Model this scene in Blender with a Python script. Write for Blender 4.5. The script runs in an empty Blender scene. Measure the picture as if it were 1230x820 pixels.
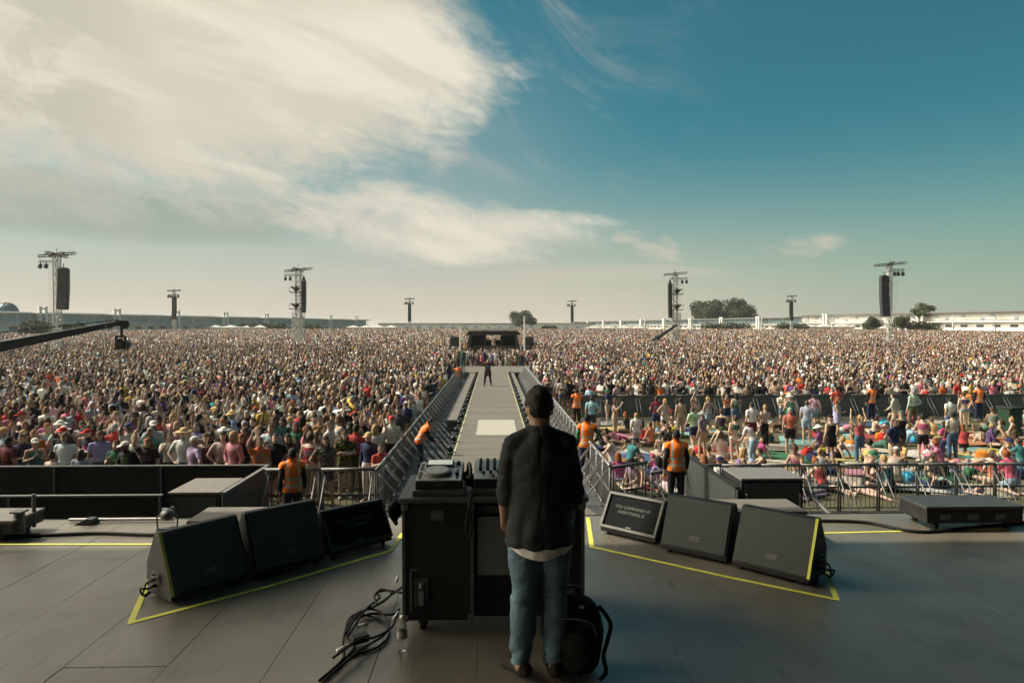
import bpy, bmesh, math, random
import numpy as np
from mathutils import Vector, Matrix, Euler, noise

R = math.radians
random.seed(11)
RNG = np.random.default_rng(5)
SC = bpy.context.scene
COL = SC.collection

# ------------------------------------------------------------------ camera
H = 4.3            # eye height above the field
ST = 2.15          # stage deck height
RUN = 0.55         # runway deck height
HAZE = .00022       # air density
LAWN_DROP = .35    # the lawn right of the runway lies a little lower
PITCH, YAW = R(-1.19), R(1.57)
FPX = 820.0
cam_d = bpy.data.cameras.new('camera')
cam = bpy.data.objects.new('camera', cam_d)
COL.objects.link(cam)
cam.location = (0, 0, H)
cam.rotation_euler = (math.pi / 2 + PITCH, 0, -YAW)
cam_d.lens = 24.0
cam_d.sensor_width = 36.0
cam_d.clip_start = 0.05
cam_d.clip_end = 20000
SC.camera = cam
CM = Euler(cam.rotation_euler).to_matrix()


def ray(px, py):
    return CM @ Vector(((px - 615) / FPX, (410 - py) / FPX, -1))


def onz(px, py, z):
    v = ray(px, py)
    t = (z - H) / v.z
    return Vector((v.x * t, v.y * t, z))


def atd(px, py, d):
    v = ray(px, py)
    t = d / v.y
    return Vector((v.x * t, d, H + v.z * t))


def gz(x, y):
    t = min(1, max(0, (y - 60) / 190))
    a = min(1, max(0, (x - 2.7) / 1.9)); b = min(1, max(0, (y - 42) / 26))
    return 2.0 * (t * t * (3 - 2 * t) * .5 + t * .5) - LAWN_DROP * a * a * (3 - 2 * a) * (1 - b * b * (3 - 2 * b))


def gz_np(x, y):
    t = np.clip((y - 60) / 190, 0, 1)
    a = np.clip((x - 2.7) / 1.9, 0, 1); b = np.clip((y - 42) / 26, 0, 1)
    return 2.0 * (t * t * (3 - 2 * t) * .5 + t * .5) - LAWN_DROP * a * a * (3 - 2 * a) * (1 - b * b * (3 - 2 * b))


# ------------------------------------------------------------------ materials
def _base(name, rough, metal, spec):
    m = bpy.data.materials.new(name)
    m.use_nodes = True
    nt = m.node_tree
    b = nt.nodes['Principled BSDF']
    b.inputs['Roughness'].default_value = rough
    b.inputs['Metallic'].default_value = metal
    b.inputs['Specular IOR Level'].default_value = spec
    return m, nt, b


def _noise(nt, scale, detail=4, coord='Object', stretch=None):
    tc = nt.nodes.new('ShaderNodeTexCoord')
    n = nt.nodes.new('ShaderNodeTexNoise')
    n.inputs['Scale'].default_value = scale
    n.inputs['Detail'].default_value = detail
    if stretch:
        mp = nt.nodes.new('ShaderNodeMapping')
        mp.inputs['Scale'].default_value = stretch
        nt.links.new(tc.outputs[coord], mp.inputs['Vector'])
        nt.links.new(mp.outputs[0], n.inputs['Vector'])
    else:
        nt.links.new(tc.outputs[coord], n.inputs['Vector'])
    return n


def _vary(nt, b, src, var, nz, inp='Base Color'):
    """multiply a colour socket by a noise-driven value in 1-var..1+var"""
    mr = nt.nodes.new('ShaderNodeMapRange')
    mr.inputs['From Min'].default_value = .3
    mr.inputs['From Max'].default_value = .7
    mr.inputs['To Min'].default_value = 1 - var
    mr.inputs['To Max'].default_value = 1 + var
    nt.links.new(nz.outputs['Fac'], mr.inputs['Value'])
    vm = nt.nodes.new('ShaderNodeVectorMath')
    vm.operation = 'SCALE'
    nt.links.new(src, vm.inputs[0])
    nt.links.new(mr.outputs[0], vm.inputs['Scale'])
    nt.links.new(vm.outputs[0], b.inputs[inp])


def _bump(nt, b, scale, strength, dist=.01, stretch=None):
    nz = _noise(nt, scale, 5, stretch=stretch)
    bp = nt.nodes.new('ShaderNodeBump')
    bp.inputs['Strength'].default_value = strength
    bp.inputs['Distance'].default_value = dist
    nt.links.new(nz.outputs['Fac'], bp.inputs['Height'])
    nt.links.new(bp.outputs[0], b.inputs['Normal'])


def mat(name, col, rough=.6, metal=0, var=.15, scale=6, bump=0, bscale=60, spec=.4, bdist=.01):
    m, nt, b = _base(name, rough, metal, spec)
    rgb = nt.nodes.new('ShaderNodeRGB')
    rgb.outputs[0].default_value = (*col, 1)
    _vary(nt, b, rgb.outputs[0], var, _noise(nt, scale))
    if bump:
        _bump(nt, b, bscale, bump, bdist)
    return m


def omat(name, rough=.8, var=.12, scale=9, bump=.3, bscale=30, spec=.25):
    m, nt, b = _base(name, rough, 0, spec)
    oi = nt.nodes.new('ShaderNodeObjectInfo')
    _vary(nt, b, oi.outputs['Color'], var, _noise(nt, scale))
    if bump:
        _bump(nt, b, bscale, bump)
    return m


M = {}
M['black_metal'] = mat('black_metal', (.012, .013, .013), .5, .0, .25, 12)
M['black_box'] = mat('black_box', (.014, .015, .014), .55, 0, .3, 10, .15, 300)
M['black_cloth'] = mat('black_cloth', (.012, .014, .012), .95, 0, .25, 3, .3, 60, .15)
M['barrier_sheet'] = mat('barrier_sheet', (.085, .095, .092), .55, 0, .35, 4)
M['grille'] = mat('grille', (.055, .064, .06), .55, .0, .12, 40, .5, 500, .3, .004)
M['dark_grey'] = mat('dark_grey', (.045, .05, .048), .5, 0, .2, 8)
M['mid_grey'] = mat('mid_grey', (.16, .16, .15), .55, 0, .15, 8)
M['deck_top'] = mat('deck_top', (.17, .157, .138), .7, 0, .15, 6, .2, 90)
M['aluminium'] = mat('aluminium', (.5, .5, .48), .42, .7, .15, 12)
M['galv'] = mat('galvanised', (.17, .175, .17), .5, .4, .25, 15)
M['steel_plate'] = mat('steel_plate', (.42, .42, .39), .38, .35, .15, 20)
M['galv_dark'] = mat('galvanised_dark', (.09, .1, .1), .55, .3, .25, 10)
M['truss'] = mat('truss_steel', (.5, .5, .47), .5, .3, .15, 3)
M['dark_truss'] = mat('dark_truss', (.045, .045, .042), .6, .2, .2, 3)
M['rubber'] = mat('rubber', (.012, .012, .012), .75, 0, .2, 30)
M['white_paint'] = mat('white_paint', (.82, .8, .76), .5, 0, .06, 1)
M['cream_wall'] = mat('cream_wall', (.82, .81, .77), .75, 0, .14, .15)
M['white_board'] = mat('white_board', (.38, .36, .31), .6, 0, .05, 2)
M['yellow_tape'] = mat('yellow_tape', (.72, .72, .12), .55, 0, .12, 5)
M['edge_line'] = mat('edge_line', (.5, .5, .25), .6, 0, .15, 3)
M['glass_blue'] = mat('glass_blue', (.34, .47, .55), .4, 0, .2, .2, spec=.5)
M['leaf'] = mat('leaf', (.095, .115, .06), .75, 0, .5, .25, spec=.2)
M['leaf_dark'] = mat('leaf_dark', (.07, .09, .05), .75, 0, .5, .3, spec=.2)
M['bark'] = mat('bark', (.09, .07, .05), .9, 0, .3, 4)
M['lens'] = mat('lens_glass', (.06, .07, .08), .1, 0, .1, 10, spec=.8)
M['screen_dark'] = mat('screen_dark', (.007, .01, .01), .8, 0, .1, 5, spec=.12)
M['pale_print'] = mat('pale_print', (.13, .15, .13), .6, 0, .05, 10)
M['tent'] = mat('tent_canvas', (.55, .53, .48), .7, 0, .08, .5)
M['skin'] = omat('skin', .55, .1, 14, .1, 40, .35)
M['hair'] = omat('hair', .8, .4, 26, .6, 60, .4)


def mat_print():
    m = omat('cloth', .85, .14, 7, .5, 22, .2)
    nt = m.node_tree
    b = nt.nodes['Principled BSDF']
    src = b.inputs['Base Color'].links[0].from_socket
    oi = nt.nodes.new('ShaderNodeObjectInfo'); tc = nt.nodes.new('ShaderNodeTexCoord'); sp = nt.nodes.new('ShaderNodeSeparateXYZ')
    nt.links.new(tc.outputs['Object'], sp.inputs[0])
    def mt(op, *a):
        n = nt.nodes.new('ShaderNodeMath'); n.operation = op
        for i, v in enumerate(a):
            if isinstance(v, (int, float)):
                n.inputs[i].default_value = v
            else:
                nt.links.new(v, n.inputs[i])
        return n.outputs[0]
    rnd = oi.outputs['Random']
    stripes = mt('MULTIPLY', mt('GREATER_THAN', mt('SINE', mt('MULTIPLY', sp.outputs[2], 110.0)), .15), mt('GREATER_THAN', rnd, .93))
    vo = nt.nodes.new('ShaderNodeTexVoronoi'); vo.inputs['Scale'].default_value = 22; nt.links.new(tc.outputs['Object'], vo.inputs['Vector'])
    floral = mt('MULTIPLY', mt('LESS_THAN', vo.outputs['Distance'], .42), mt('COMPARE', rnd, .73, .07))
    chest = mt('MULTIPLY', mt('MULTIPLY', mt('COMPARE', sp.outputs[2], 1.27, .07), mt('COMPARE', sp.outputs[0], 0.0, .1)), mt('COMPARE', rnd, .48, .17))
    nz = _noise(nt, 34, 2)
    chest = mt('MULTIPLY', chest, mt('GREATER_THAN', nz.outputs['Fac'], .47))
    fac = mt('MULTIPLY', mt('MAXIMUM', mt('MAXIMUM', mt('MULTIPLY', stripes, .6), mt('MULTIPLY', floral, .7)), chest), .75)
    wn = nt.nodes.new('ShaderNodeTexWhiteNoise'); wn.noise_dimensions = '1D'; nt.links.new(rnd, wn.inputs['W'])
    hs = nt.nodes.new('ShaderNodeVectorMath'); hs.operation = 'SCALE'; nt.links.new(wn.outputs['Color'], hs.inputs[0]); hs.inputs['Scale'].default_value = .55
    mx = nt.nodes.new('ShaderNodeMix'); mx.data_type = 'RGBA'
    nt.links.new(fac, mx.inputs[0]); nt.links.new(src, mx.inputs[6]); nt.links.new(hs.outputs[0], mx.inputs[7])
    nt.links.new(mx.outputs[2], b.inputs['Base Color'])
    return m


M['cloth'] = mat_print()
M['plain_cloth'] = omat('plain_cloth', .85, .2, 7, .7, 26, .2)
M['towel'] = omat('towel_cloth', .95, .16, 5, .5, 30, .1)
M['plastic'] = omat('plastic', .45, .1, 8, 0, 30, .4)


# ------------------------------------------------------------------ mesh helpers
def box(bm, c, s, rz=0, mtx=None):
    m = Matrix.Translation(c) @ Matrix.Rotation(rz, 4, 'Z') @ Matrix.Diagonal((*s, 1))
    if mtx:
        m = mtx @ m
    return bmesh.ops.create_cube(bm, size=1, matrix=m)['verts']


def _frame(d):
    d = d.normalized()
    a = Vector((0, 0, 1)) if abs(d.z) < .95 else Vector((1, 0, 0))
    u = d.cross(a).normalized()
    return u, d.cross(u).normalized()


def cyl(bm, p0, p1, r0, r1=None, seg=8, cap=True):
    p0, p1 = Vector(p0), Vector(p1)
    r1 = r0 if r1 is None else r1
    u, v = _frame(p1 - p0)
    rings = []
    for p, r in ((p0, r0), (p1, r1)):
        rings.append([bm.verts.new(p + (u * math.cos(a) + v * math.sin(a)) * r)
                      for a in [2 * math.pi * i / seg for i in range(seg)]])
    for i in range(seg):
        j = (i + 1) % seg
        bm.faces.new((rings[0][i], rings[1][i], rings[1][j], rings[0][j]))
    if cap:
        bm.faces.new(rings[0])
        bm.faces.new(rings[1][::-1])


def tube(bm, pts, r, seg=8, cap=True, closed=False):
    pts = [Vector(p) for p in pts]
    n = len(pts)
    rings = []
    up = None
    for i, p in enumerate(pts):
        if closed:
            d = pts[(i + 1) % n] - pts[i - 1]
        else:
            d = pts[min(i + 1, n - 1)] - pts[max(i - 1, 0)]
        if up is None:
            u, v = _frame(d)
        else:
            d.normalize()
            u = (up - d * up.dot(d)).normalized()
            v = d.cross(u)
        up = u
        rr = r[i] if isinstance(r, (list, tuple)) else r
        rings.append([bm.verts.new(p + (u * math.cos(a) + v * math.sin(a)) * rr)
                      for a in [2 * math.pi * k / seg for k in range(seg)]])
    for i in range(n if closed else n - 1):
        A, B = rings[i], rings[(i + 1) % n]
        for k in range(seg):
            l = (k + 1) % seg
            bm.faces.new((A[k], A[l], B[l], B[k]))
    if cap and not closed:
        bm.faces.new(rings[0][::-1])
        bm.faces.new(rings[-1])


def spline(pts, n=8):
    pts = [Vector(p) for p in pts]
    out = []
    for i in range(len(pts) - 1):
        p0 = pts[max(i - 1, 0)]; p1 = pts[i]; p2 = pts[i + 1]; p3 = pts[min(i + 2, len(pts) - 1)]
        for k in range(n):
            t = k / n
            out.append(.5 * ((2 * p1) + (p2 - p0) * t + (2 * p0 - 5 * p1 + 4 * p2 - p3) * t * t
                             + (-p0 + 3 * p1 - 3 * p2 + p3) * t ** 3))
    out.append(pts[-1])
    return out


def ell(bm, c, r, seg=12, rings=8, mtx=None):
    m = Matrix.Translation(c)
    if mtx:
        m = m @ mtx
    m = m @ Matrix.Diagonal((*r, 1))
    return bmesh.ops.create_uvsphere(bm, u_segments=seg, v_segments=rings, radius=1, matrix=m)['verts']


def prism(bm, poly, vec):
    """closed prism: polygon (list of 3D points) swept by vec"""
    vec = Vector(vec)
    a = [bm.verts.new(Vector(p)) for p in poly]
    b = [bm.verts.new(Vector(p) + vec) for p in poly]
    n = len(poly)
    bm.faces.new(a[::-1])
    bm.faces.new(b)
    for i in range(n):
        j = (i + 1) % n
        bm.faces.new((a[i], a[j], b[j], b[i]))


def mesh_of(name, bm, smooth=False, material=None, fix=True):
    if fix:
        bmesh.ops.recalc_face_normals(bm, faces=bm.faces[:])
    me = bpy.data.meshes.new(name)
    bm.to_mesh(me)
    bm.free()
    if smooth:
        me.polygons.foreach_set('use_smooth', [True] * len(me.polygons))
    if material:
        me.materials.append(material)
    return me


def link(name, me, parent=None, loc=None, rz=None, color=None):
    o = bpy.data.objects.new(name, me)
    COL.objects.link(o)
    if parent:
        o.parent = parent
    if loc is not None:
        o.location = loc
    if rz is not None:
        o.rotation_euler = (0, 0, rz)
    if color is not None:
        o.color = (*color, 1)
    return o


def obj(name, bm, material, parent=None, smooth=False, bevel=0, color=None, segs=2):
    me = mesh_of(name, bm, smooth, material)
    o = link(name, me, parent, color=color)
    if bevel:
        md = o.modifiers.new('bevel', 'BEVEL')
        md.width = bevel
        md.segments = segs
        md.limit_method = 'ANGLE'
        md.angle_limit = R(35)
    return o


def tag(o, label, cat, group=None, kind=None):
    if label:
        o['label'] = label
    if cat:
        o['category'] = cat
    if group:
        o['group'] = group
    if kind:
        o['kind'] = kind
    return o


def thing(name, loc=(0, 0, 0), rz=0, label=None, cat=None, group=None):
    o = bpy.data.objects.new(name, None)
    COL.objects.link(o)
    o.location = loc
    o.rotation_euler = (0, 0, rz)
    o.empty_display_size = .2
    return tag(o, label, cat, group)


def copy_tree(o, parent=None):
    c = o.copy()
    COL.objects.link(c)
    if parent:
        c.parent = parent
    for ch in list(o.children):
        copy_tree(ch, c)
    return c


def struct(o):
    o['kind'] = 'structure'
    return o
# ------------------------------------------------------------------ people
V = Vector


def base_pose(**kw):
    p = dict(pel=V((0, 0, .95)), nek=V((0, .0, 1.46)), head=V((0, -.03, 1.63)), rt=V((1, 0, 0)),
             fwd=V((0, -1, 0)), up=V((0, 0, 1)),
             sh=[V((-.175, 0, 1.41)), V((.175, 0, 1.41))],
             el=[V((-.235, .03, 1.13)), V((.235, .03, 1.13))],
             wr=[V((-.235, -.06, .89)), V((.235, -.06, .89))],
             hn=[V((-.225, -.09, .80)), V((.225, -.09, .80))],
             hp=[V((-.09, 0, .91)), V((.09, 0, .91))],
             kn=[V((-.105, -.015, .50)), V((.105, -.015, .50))],
             an=[V((-.11, .03, .09)), V((.11, .03, .09))],
             to=[V((-.14, -.14, .035)), V((.14, -.14, .035))])
    for k, v in kw.items():
        p[k] = [V(a) for a in v] if isinstance(v, list) else V(v)
    return p


def arm(side, el, wr, hn=None):
    return el, wr, hn


POSES = {
    'stand': base_pose(),
    'hips': base_pose(el=[(-.36, .05, 1.18), (.24, .03, 1.13)], wr=[(-.2, -.06, 1.02), (.235, -.07, .89)],
                      hn=[(-.14, -.09, .99), (.22, -.1, .8)], kn=[(-.11, -.02, .5), (.12, -.06, .5)],
                      an=[(-.12, .03, .09), (.17, 0, .09)], to=[(-.15, -.14, .035), (.24, -.15, .035)]),
    'armsup': base_pose(el=[(-.3, -.08, 1.62), (.3, -.06, 1.6)], wr=[(-.24, -.14, 1.86), (.27, -.12, 1.85)],
                        hn=[(-.22, -.16, 1.96), (.26, -.14, 1.95)]),
    'wave': base_pose(el=[(-.3, -.1, 1.6), (.24, .02, 1.14)], wr=[(-.22, -.16, 1.84), (.2, -.16, .98)],
                      hn=[(-.2, -.18, 1.94), (.15, -.22, .94)]),
    'clap': base_pose(el=[(-.25, -.06, 1.16), (.25, -.06, 1.16)], wr=[(-.07, -.3, 1.28), (.07, -.3, 1.28)],
                      hn=[(-.02, -.33, 1.36), (.02, -.33, 1.36)]),
    'phone': base_pose(el=[(-.25, -.16, 1.26), (.24, .02, 1.14)], wr=[(-.12, -.34, 1.5), (.2, -.1, .9)],
                       hn=[(-.09, -.36, 1.59), (.18, -.13, .82)]),
    'crossed': base_pose(el=[(-.26, -.06, 1.16), (.26, -.06, 1.16)], wr=[(.06, -.2, 1.17), (-.06, -.19, 1.22)],
                         hn=[(.14, -.17, 1.18), (-.14, -.17, 1.23)]),
    'lean': base_pose(pel=(0, .06, .92), nek=(0, -.2, 1.36), head=(0, -.3, 1.47), fwd=(0, -.9, -.43), up=(0, -.43, .9),
                      sh=[(-.175, -.17, 1.31), (.175, -.17, 1.31)], el=[(-.22, -.24, 1.03), (.22, -.24, 1.03)],
                      wr=[(-.15, -.42, .93), (.15, -.42, .93)], hn=[(-.13, -.5, .92), (.13, -.5, .92)],
                      hp=[(-.09, .06, .88), (.09, .06, .88)]),
    'walk': base_pose(pel=(0, 0, .93), kn=[(-.1, -.14, .51), (.1, .03, .5)], an=[(-.1, -.2, .1), (.11, .27, .14)], to=[(-.11, -.38, .05), (.12, .13, .035)],
                      el=[(-.25, .1, 1.15), (.25, -.07, 1.13)], wr=[(-.27, .06, .91), (.22, -.26, .98)], hn=[(-.27, .04, .82), (.2, -.34, .95)], nek=(0, -.04, 1.44), head=(.01, -.09, 1.6)),
    'shift': base_pose(pel=(.05, 0, .94), nek=(-.01, -.01, 1.45), head=(-.03, -.05, 1.61), fwd=(-.45, -.88, -.1), sh=[(-.18, .02, 1.38), (.165, -.03, 1.41)],
                       el=[(-.24, -.08, 1.12), (.25, .06, 1.16)], wr=[(-.06, -.28, 1.15), (.2, -.05, .96)], hn=[(.02, -.32, 1.2), (.16, -.1, .9)],
                       hp=[(-.05, 0, .9), (.14, 0, .91)], kn=[(-.13, -.08, .49), (.14, 0, .5)], an=[(-.17, -.05, .09), (.12, .03, .09)], to=[(-.28, -.2, .035), (.15, -.14, .035)]),
    'sit_cross': base_pose(pel=(0, .05, .16), nek=(0, -.02, .66), head=(0, -.07, .83), fwd=(0, -.97, -.2), up=(0, -.2, .97),
                           sh=[(-.17, -.01, .61), (.17, -.01, .61)], el=[(-.24, -.1, .36), (.24, -.1, .36)],
                           wr=[(-.13, -.28, .26), (.13, -.28, .26)], hn=[(-.08, -.34, .24), (.08, -.34, .24)],
                           hp=[(-.09, .04, .12), (.09, .04, .12)], kn=[(-.36, -.26, .17), (.36, -.26, .17)],
                           an=[(.08, -.34, .07), (-.08, -.38, .07)], to=[(.22, -.3, .05), (-.22, -.34, .05)]),
    'sit_knees': base_pose(pel=(0, .06, .15), nek=(0, -.08, .63), head=(0, -.14, .79), fwd=(0, -.95, -.3), up=(0, -.3, .95),
                           sh=[(-.17, -.06, .58), (.17, -.06, .58)], el=[(-.25, -.25, .42), (.25, -.25, .42)],
                           wr=[(-.09, -.46, .45), (.09, -.46, .45)], hn=[(-.02, -.49, .46), (.02, -.49, .42)],
                           hp=[(-.09, .03, .12), (.09, .03, .12)], kn=[(-.12, -.37, .5), (.12, -.37, .5)],
                           an=[(-.12, -.44, .09), (.12, -.44, .09)], to=[(-.13, -.6, .04), (.13, -.6, .04)]),
    'sit_back': base_pose(pel=(0, 0, .14), nek=(0, .26, .58), head=(0, .27, .75), fwd=(0, -.98, .1), up=(0, .1, .98),
                          sh=[(-.18, .24, .53), (.18, .24, .53)], el=[(-.25, .4, .29), (.25, .4, .29)],
                          wr=[(-.25, .5, .06), (.25, .5, .06)], hn=[(-.26, .58, .035), (.26, .58, .035)],
                          hp=[(-.09, -.03, .11), (.09, -.03, .11)], kn=[(-.12, -.45, .2), (.11, -.46, .12)],
                          an=[(-.12, -.86, .08), (.12, -.88, .08)], to=[(-.15, -.92, .2), (.16, -.94, .2)]),
    'lie_back': base_pose(pel=(0, 0, .11), nek=(0, .5, .12), head=(0, .68, .13), fwd=(0, .1, .99), up=(0, .99, -.1),
                          sh=[(-.18, .45, .11), (.18, .45, .11)], el=[(-.3, .64, .07), (.27, .2, .07)],
                          wr=[(-.1, .8, .09), (.3, -.03, .06)], hn=[(-.03, .84, .08), (.3, -.11, .05)],
                          hp=[(-.09, -.05, .1), (.09, -.05, .1)], kn=[(-.12, -.38, .3), (.12, -.46, .1)],
                          an=[(-.12, -.6, .08), (.13, -.88, .08)], to=[(-.13, -.76, .04), (.17, -.92, .2)]),
    'lie_front': base_pose(pel=(0, 0, .12), nek=(0, -.44, .3), head=(0, -.56, .42), fwd=(0, -.98, .05), up=(0, .05, .98),
                           sh=[(-.17, -.4, .27), (.17, -.4, .27)], el=[(-.2, -.46, .05), (.2, -.46, .05)],
                           wr=[(-.1, -.68, .06), (.1, -.68, .06)], hn=[(-.05, -.74, .07), (.05, -.74, .07)],
                           hp=[(-.09, .05, .11), (.09, .05, .11)], kn=[(-.12, .47, .07), (.12, .47, .07)],
                           an=[(-.12, .7, .32), (.12, .88, .07)], to=[(-.12, .72, .48), (.13, 1.02, .04)]),
    'kneel': base_pose(pel=(0, .1, .34), nek=(0, -.04, .82), head=(0, -.12, .97), fwd=(0, -.9, -.4), up=(0, -.4, .9),
                       sh=[(-.17, -.02, .77), (.17, -.02, .77)], el=[(-.22, -.2, .54), (.22, -.2, .54)],
                       wr=[(-.1, -.38, .46), (.1, -.38, .46)], hn=[(-.06, -.46, .44), (.06, -.46, .44)],
                       hp=[(-.09, .1, .3), (.09, .1, .3)], kn=[(-.13, -.26, .1), (.13, -.26, .1)],
                       an=[(-.11, .2, .08), (.11, .2, .08)], to=[(-.1, .34, .05), (.1, .34, .05)]),
    # performer on the runway: feet apart, both elbows lifted, hands up at the face
    'perform': base_pose(el=[(-.42, -.1, 1.36), (.42, -.1, 1.36)], wr=[(-.24, -.22, 1.53), (.24, -.22, 1.53)],
                         hn=[(-.15, -.24, 1.6), (.15, -.24, 1.6)], kn=[(-.17, -.02, .5), (.17, -.02, .5)],
                         an=[(-.22, .03, .09), (.22, .03, .09)], to=[(-.26, -.14, .035), (.26, -.14, .035)]),
}
PHRASE = {'stand': 'standing', 'hips': 'arm akimbo', 'armsup': 'arms raised', 'wave': 'arm raised',
          'clap': 'clapping', 'phone': 'hand raised', 'crossed': 'arms crossed', 'lean': 'leaning forward', 'walk': 'striding', 'shift': 'arm bent',
          'sit_cross': 'sitting cross-legged', 'sit_knees': 'knees up', 'sit_back': 'reclining',
          'lie_back': 'lying face-up', 'lie_front': 'lying face-down', 'kneel': 'kneeling'}


def body_bm(p, fingers=False, wide=1.0):
    """closed overlapping volumes of one figure + list of bones for later splitting"""
    bm = bmesh.new()
    bones = []
    P, N, rt = p['pel'], p['nek'], p['rt'].normalized()
    ax = (N - P).normalized()
    fw = rt.cross(ax)
    if fw.dot(p['fwd']) < 0:
        fw = -fw
    L = (N - P).length
    st = [(-.20, .06, .06, 0), (-.13, .135, .085, .01), (.0, .168, .108, .01), (.16, .155, .104, 0), (.36, .135, .095, 0), (.56, .158, .11, 0), (.74, .176, .118, 0),
          (.88, .172, .1, 0), (.96, .12, .075, 0), (1.02, .05, .05, 0)]
    prev = None
    rings = []
    seg = 16
    for t, rx, ry, off in st:
        c = P + ax * (L * t) - fw * off
        rings.append([bm.verts.new(c + rt * math.cos(a) * rx * wide + fw * math.sin(a) * ry * wide) for a in [2 * math.pi * i / seg for i in range(seg)]])
    for A, B in zip(rings, rings[1:]):
        for i in range(seg):
            j = (i + 1) % seg
            bm.faces.new((A[i], A[j], B[j], B[i]))
    bm.faces.new(rings[0][::-1]); bm.faces.new(rings[-1])
    bones.append(('torso', P, N, .14))
    cyl(bm, N - ax * .03, p['head'] - p['up'].normalized() * .04, .058 * p.get('nw', 1.0), .054 * p.get('nw', 1.0), 12)
    for q in (0, 1):
        cyl(bm, N - ax * .015 + (p['sh'][q] - N) * .12, p['sh'][q] + (N - p['sh'][q]) * .1, .056, .052, 12)
    bones.append(('neck', N + (p['head'] - N) * .25, p['head'] - p['up'].normalized() * .09, .055))
    # head
    f = p['fwd'].normalized()
    u = p['up'].normalized(); u = (u - f * u.dot(f)).normalized()
    s = u.cross(f)
    HM = Matrix((s, -f, u)).transposed()
    hm4 = HM.to_4x4()
    h = p['head']
    hm4 = hm4 @ Matrix.Scale(p.get('hs', 1.0), 4)
    ell(bm, h + u * .015 - f * .012, (.077, .097, .108), 16, 12, hm4)
    ell(bm, h - u * .055 + f * .03, (.056, .062, .062), 12, 8, hm4)
    ell(bm, h - u * .018 + f * .093, (.014, .02, .024), 8, 6, hm4)
    for sg in (-1, 1):
        ell(bm, h - u * .01 - f * .005 + s * sg * .078, (.012, .02, .032), 8, 6, hm4)
    if fingers:
        ell(bm, h + u * .03 + f * .07, (.05, .02, .014), 10, 6, hm4)
        ell(bm, h - u * .062 + f * .083, (.026, .012, .012), 8, 6, hm4)
    bones.append(('head', h - u * .06, h + u * .06, .085))
    for i in (0, 1):
        sg = -1 if i == 0 else 1
        sh, el, wr, hn = p['sh'][i], p['el'][i], p['wr'][i], p['hn'][i]
        ell(bm, sh, (.062, .062, .062), 10, 8)
        cyl(bm, sh, el, .056, .041, 12); ell(bm, el, (.041,) * 3, 10, 8)
        m = el + (wr - el) * .3
        cyl(bm, el, m, .041, .043, 12); cyl(bm, m, wr, .043, .028, 12); ell(bm, wr, (.028,) * 3, 8, 6)
        bones.append(('uarm', sh, el, .05)); bones.append(('farm', el, wr, .036))
        d = (hn - wr).normalized()
        if fingers:
            pc = wr + d * .055
            pn = p['pn'][i].normalized()          # palm normal
            pn = (pn - d * pn.dot(d)).normalized()
            sd = d.cross(pn).normalized() * p['ts'][i]   # towards the thumb
            hmx = Matrix((sd, d, pn)).transposed().to_4x4()
            ell(bm, pc, (.04, .055, .016), 14, 10, hmx)
            for k, (o, ln) in enumerate(((.03, .072), (.01, .08), (-.011, .075), (-.031, .058))):
                a = wr + d * .085 + sd * o
                b = a + d * ln * .42 + pn * .006
                c = b + (d * .75 + pn * .65).normalized() * ln * .33
                e = c + (d * .35 + pn * .95).normalized() * ln * .28
                for q0, q1, r0, r1 in ((a, b, .0095, .009), (b, c, .009, .0082), (c, e, .0082, .007)):
                    cyl(bm, q0, q1, r0, r1, 8); ell(bm, q1, (r1,) * 3, 8, 6)
            a = wr + d * .025 + sd * .025
            b = a + (d * .6 + sd * .8).normalized() * .045
            c = b + (d * .95 + sd * .2 + pn * .3).normalized() * .032
            e = c + (d * .9 + pn * .5).normalized() * .026
            for q0, q1, r0, r1 in ((a, b, .014, .011), (b, c, .011, .0095), (c, e, .0095, .008)):
                cyl(bm, q0, q1, r0, r1, 8); ell(bm, q1, (r1,) * 3, 8, 6)
            bones.append(('hand', wr, wr + d * .17, .04))
        else:
            u2, v2 = _frame(d)
            hmx = Matrix((u2, d, v2)).transposed().to_4x4()
            ell(bm, wr + d * .06, (.04, .06, .02), 10, 8, hmx)
            for o in (-.024, 0, .024):
                cyl(bm, wr + d * .09 + u2 * o, wr + d * (.165 - abs(o)) + u2 * o * 1.3, .014, .011, 6)
            cyl(bm, wr + d * .03 + u2 * .03, wr + d * .1 + u2 * .06, .015, .012, 6)
            bones.append(('hand', wr, wr + d * .15, .035))
        hp, kn, an, to = p['hp'][i], p['kn'][i], p['an'][i], p['to'][i]
        ell(bm, hp, (.088,) * 3, 12, 8)
        cyl(bm, hp, kn, .088, .056, 14); ell(bm, kn, (.056,) * 3, 10, 8)
        m = kn + (an - kn) * .3
        cyl(bm, kn, m, .054, .058, 12); cyl(bm, m, an, .058, .036, 12); ell(bm, an, (.038,) * 3, 10, 8)
        bones.append(('thigh', hp, kn, .075)); bones.append(('calf', kn, an, .05))
        fd = (to - an)
        heel = an - fd.normalized() * .04 - V((0, 0, .03 if an.z < .2 else 0))
        cyl(bm, heel, to, .042, .036, 10); ell(bm, to, (.042, .05, .034), 10, 8); ell(bm, heel, (.04,) * 3, 8, 6)
        bones.append(('foot', heel, to, .045))
    return bm, bones, HM


def eval_mesh(me, mods):
    o = bpy.data.objects.new('tmp', me)
    COL.objects.link(o)
    for kind, kw in mods:
        m = o.modifiers.new(kind.lower(), kind)
        for k, v in kw.items():
            setattr(m, k, v)
    dg = bpy.context.evaluated_depsgraph_get()
    dg.update()
    out = bpy.data.meshes.new_from_object(o.evaluated_get(dg))
    bpy.data.objects.remove(o)
    return out


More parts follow.
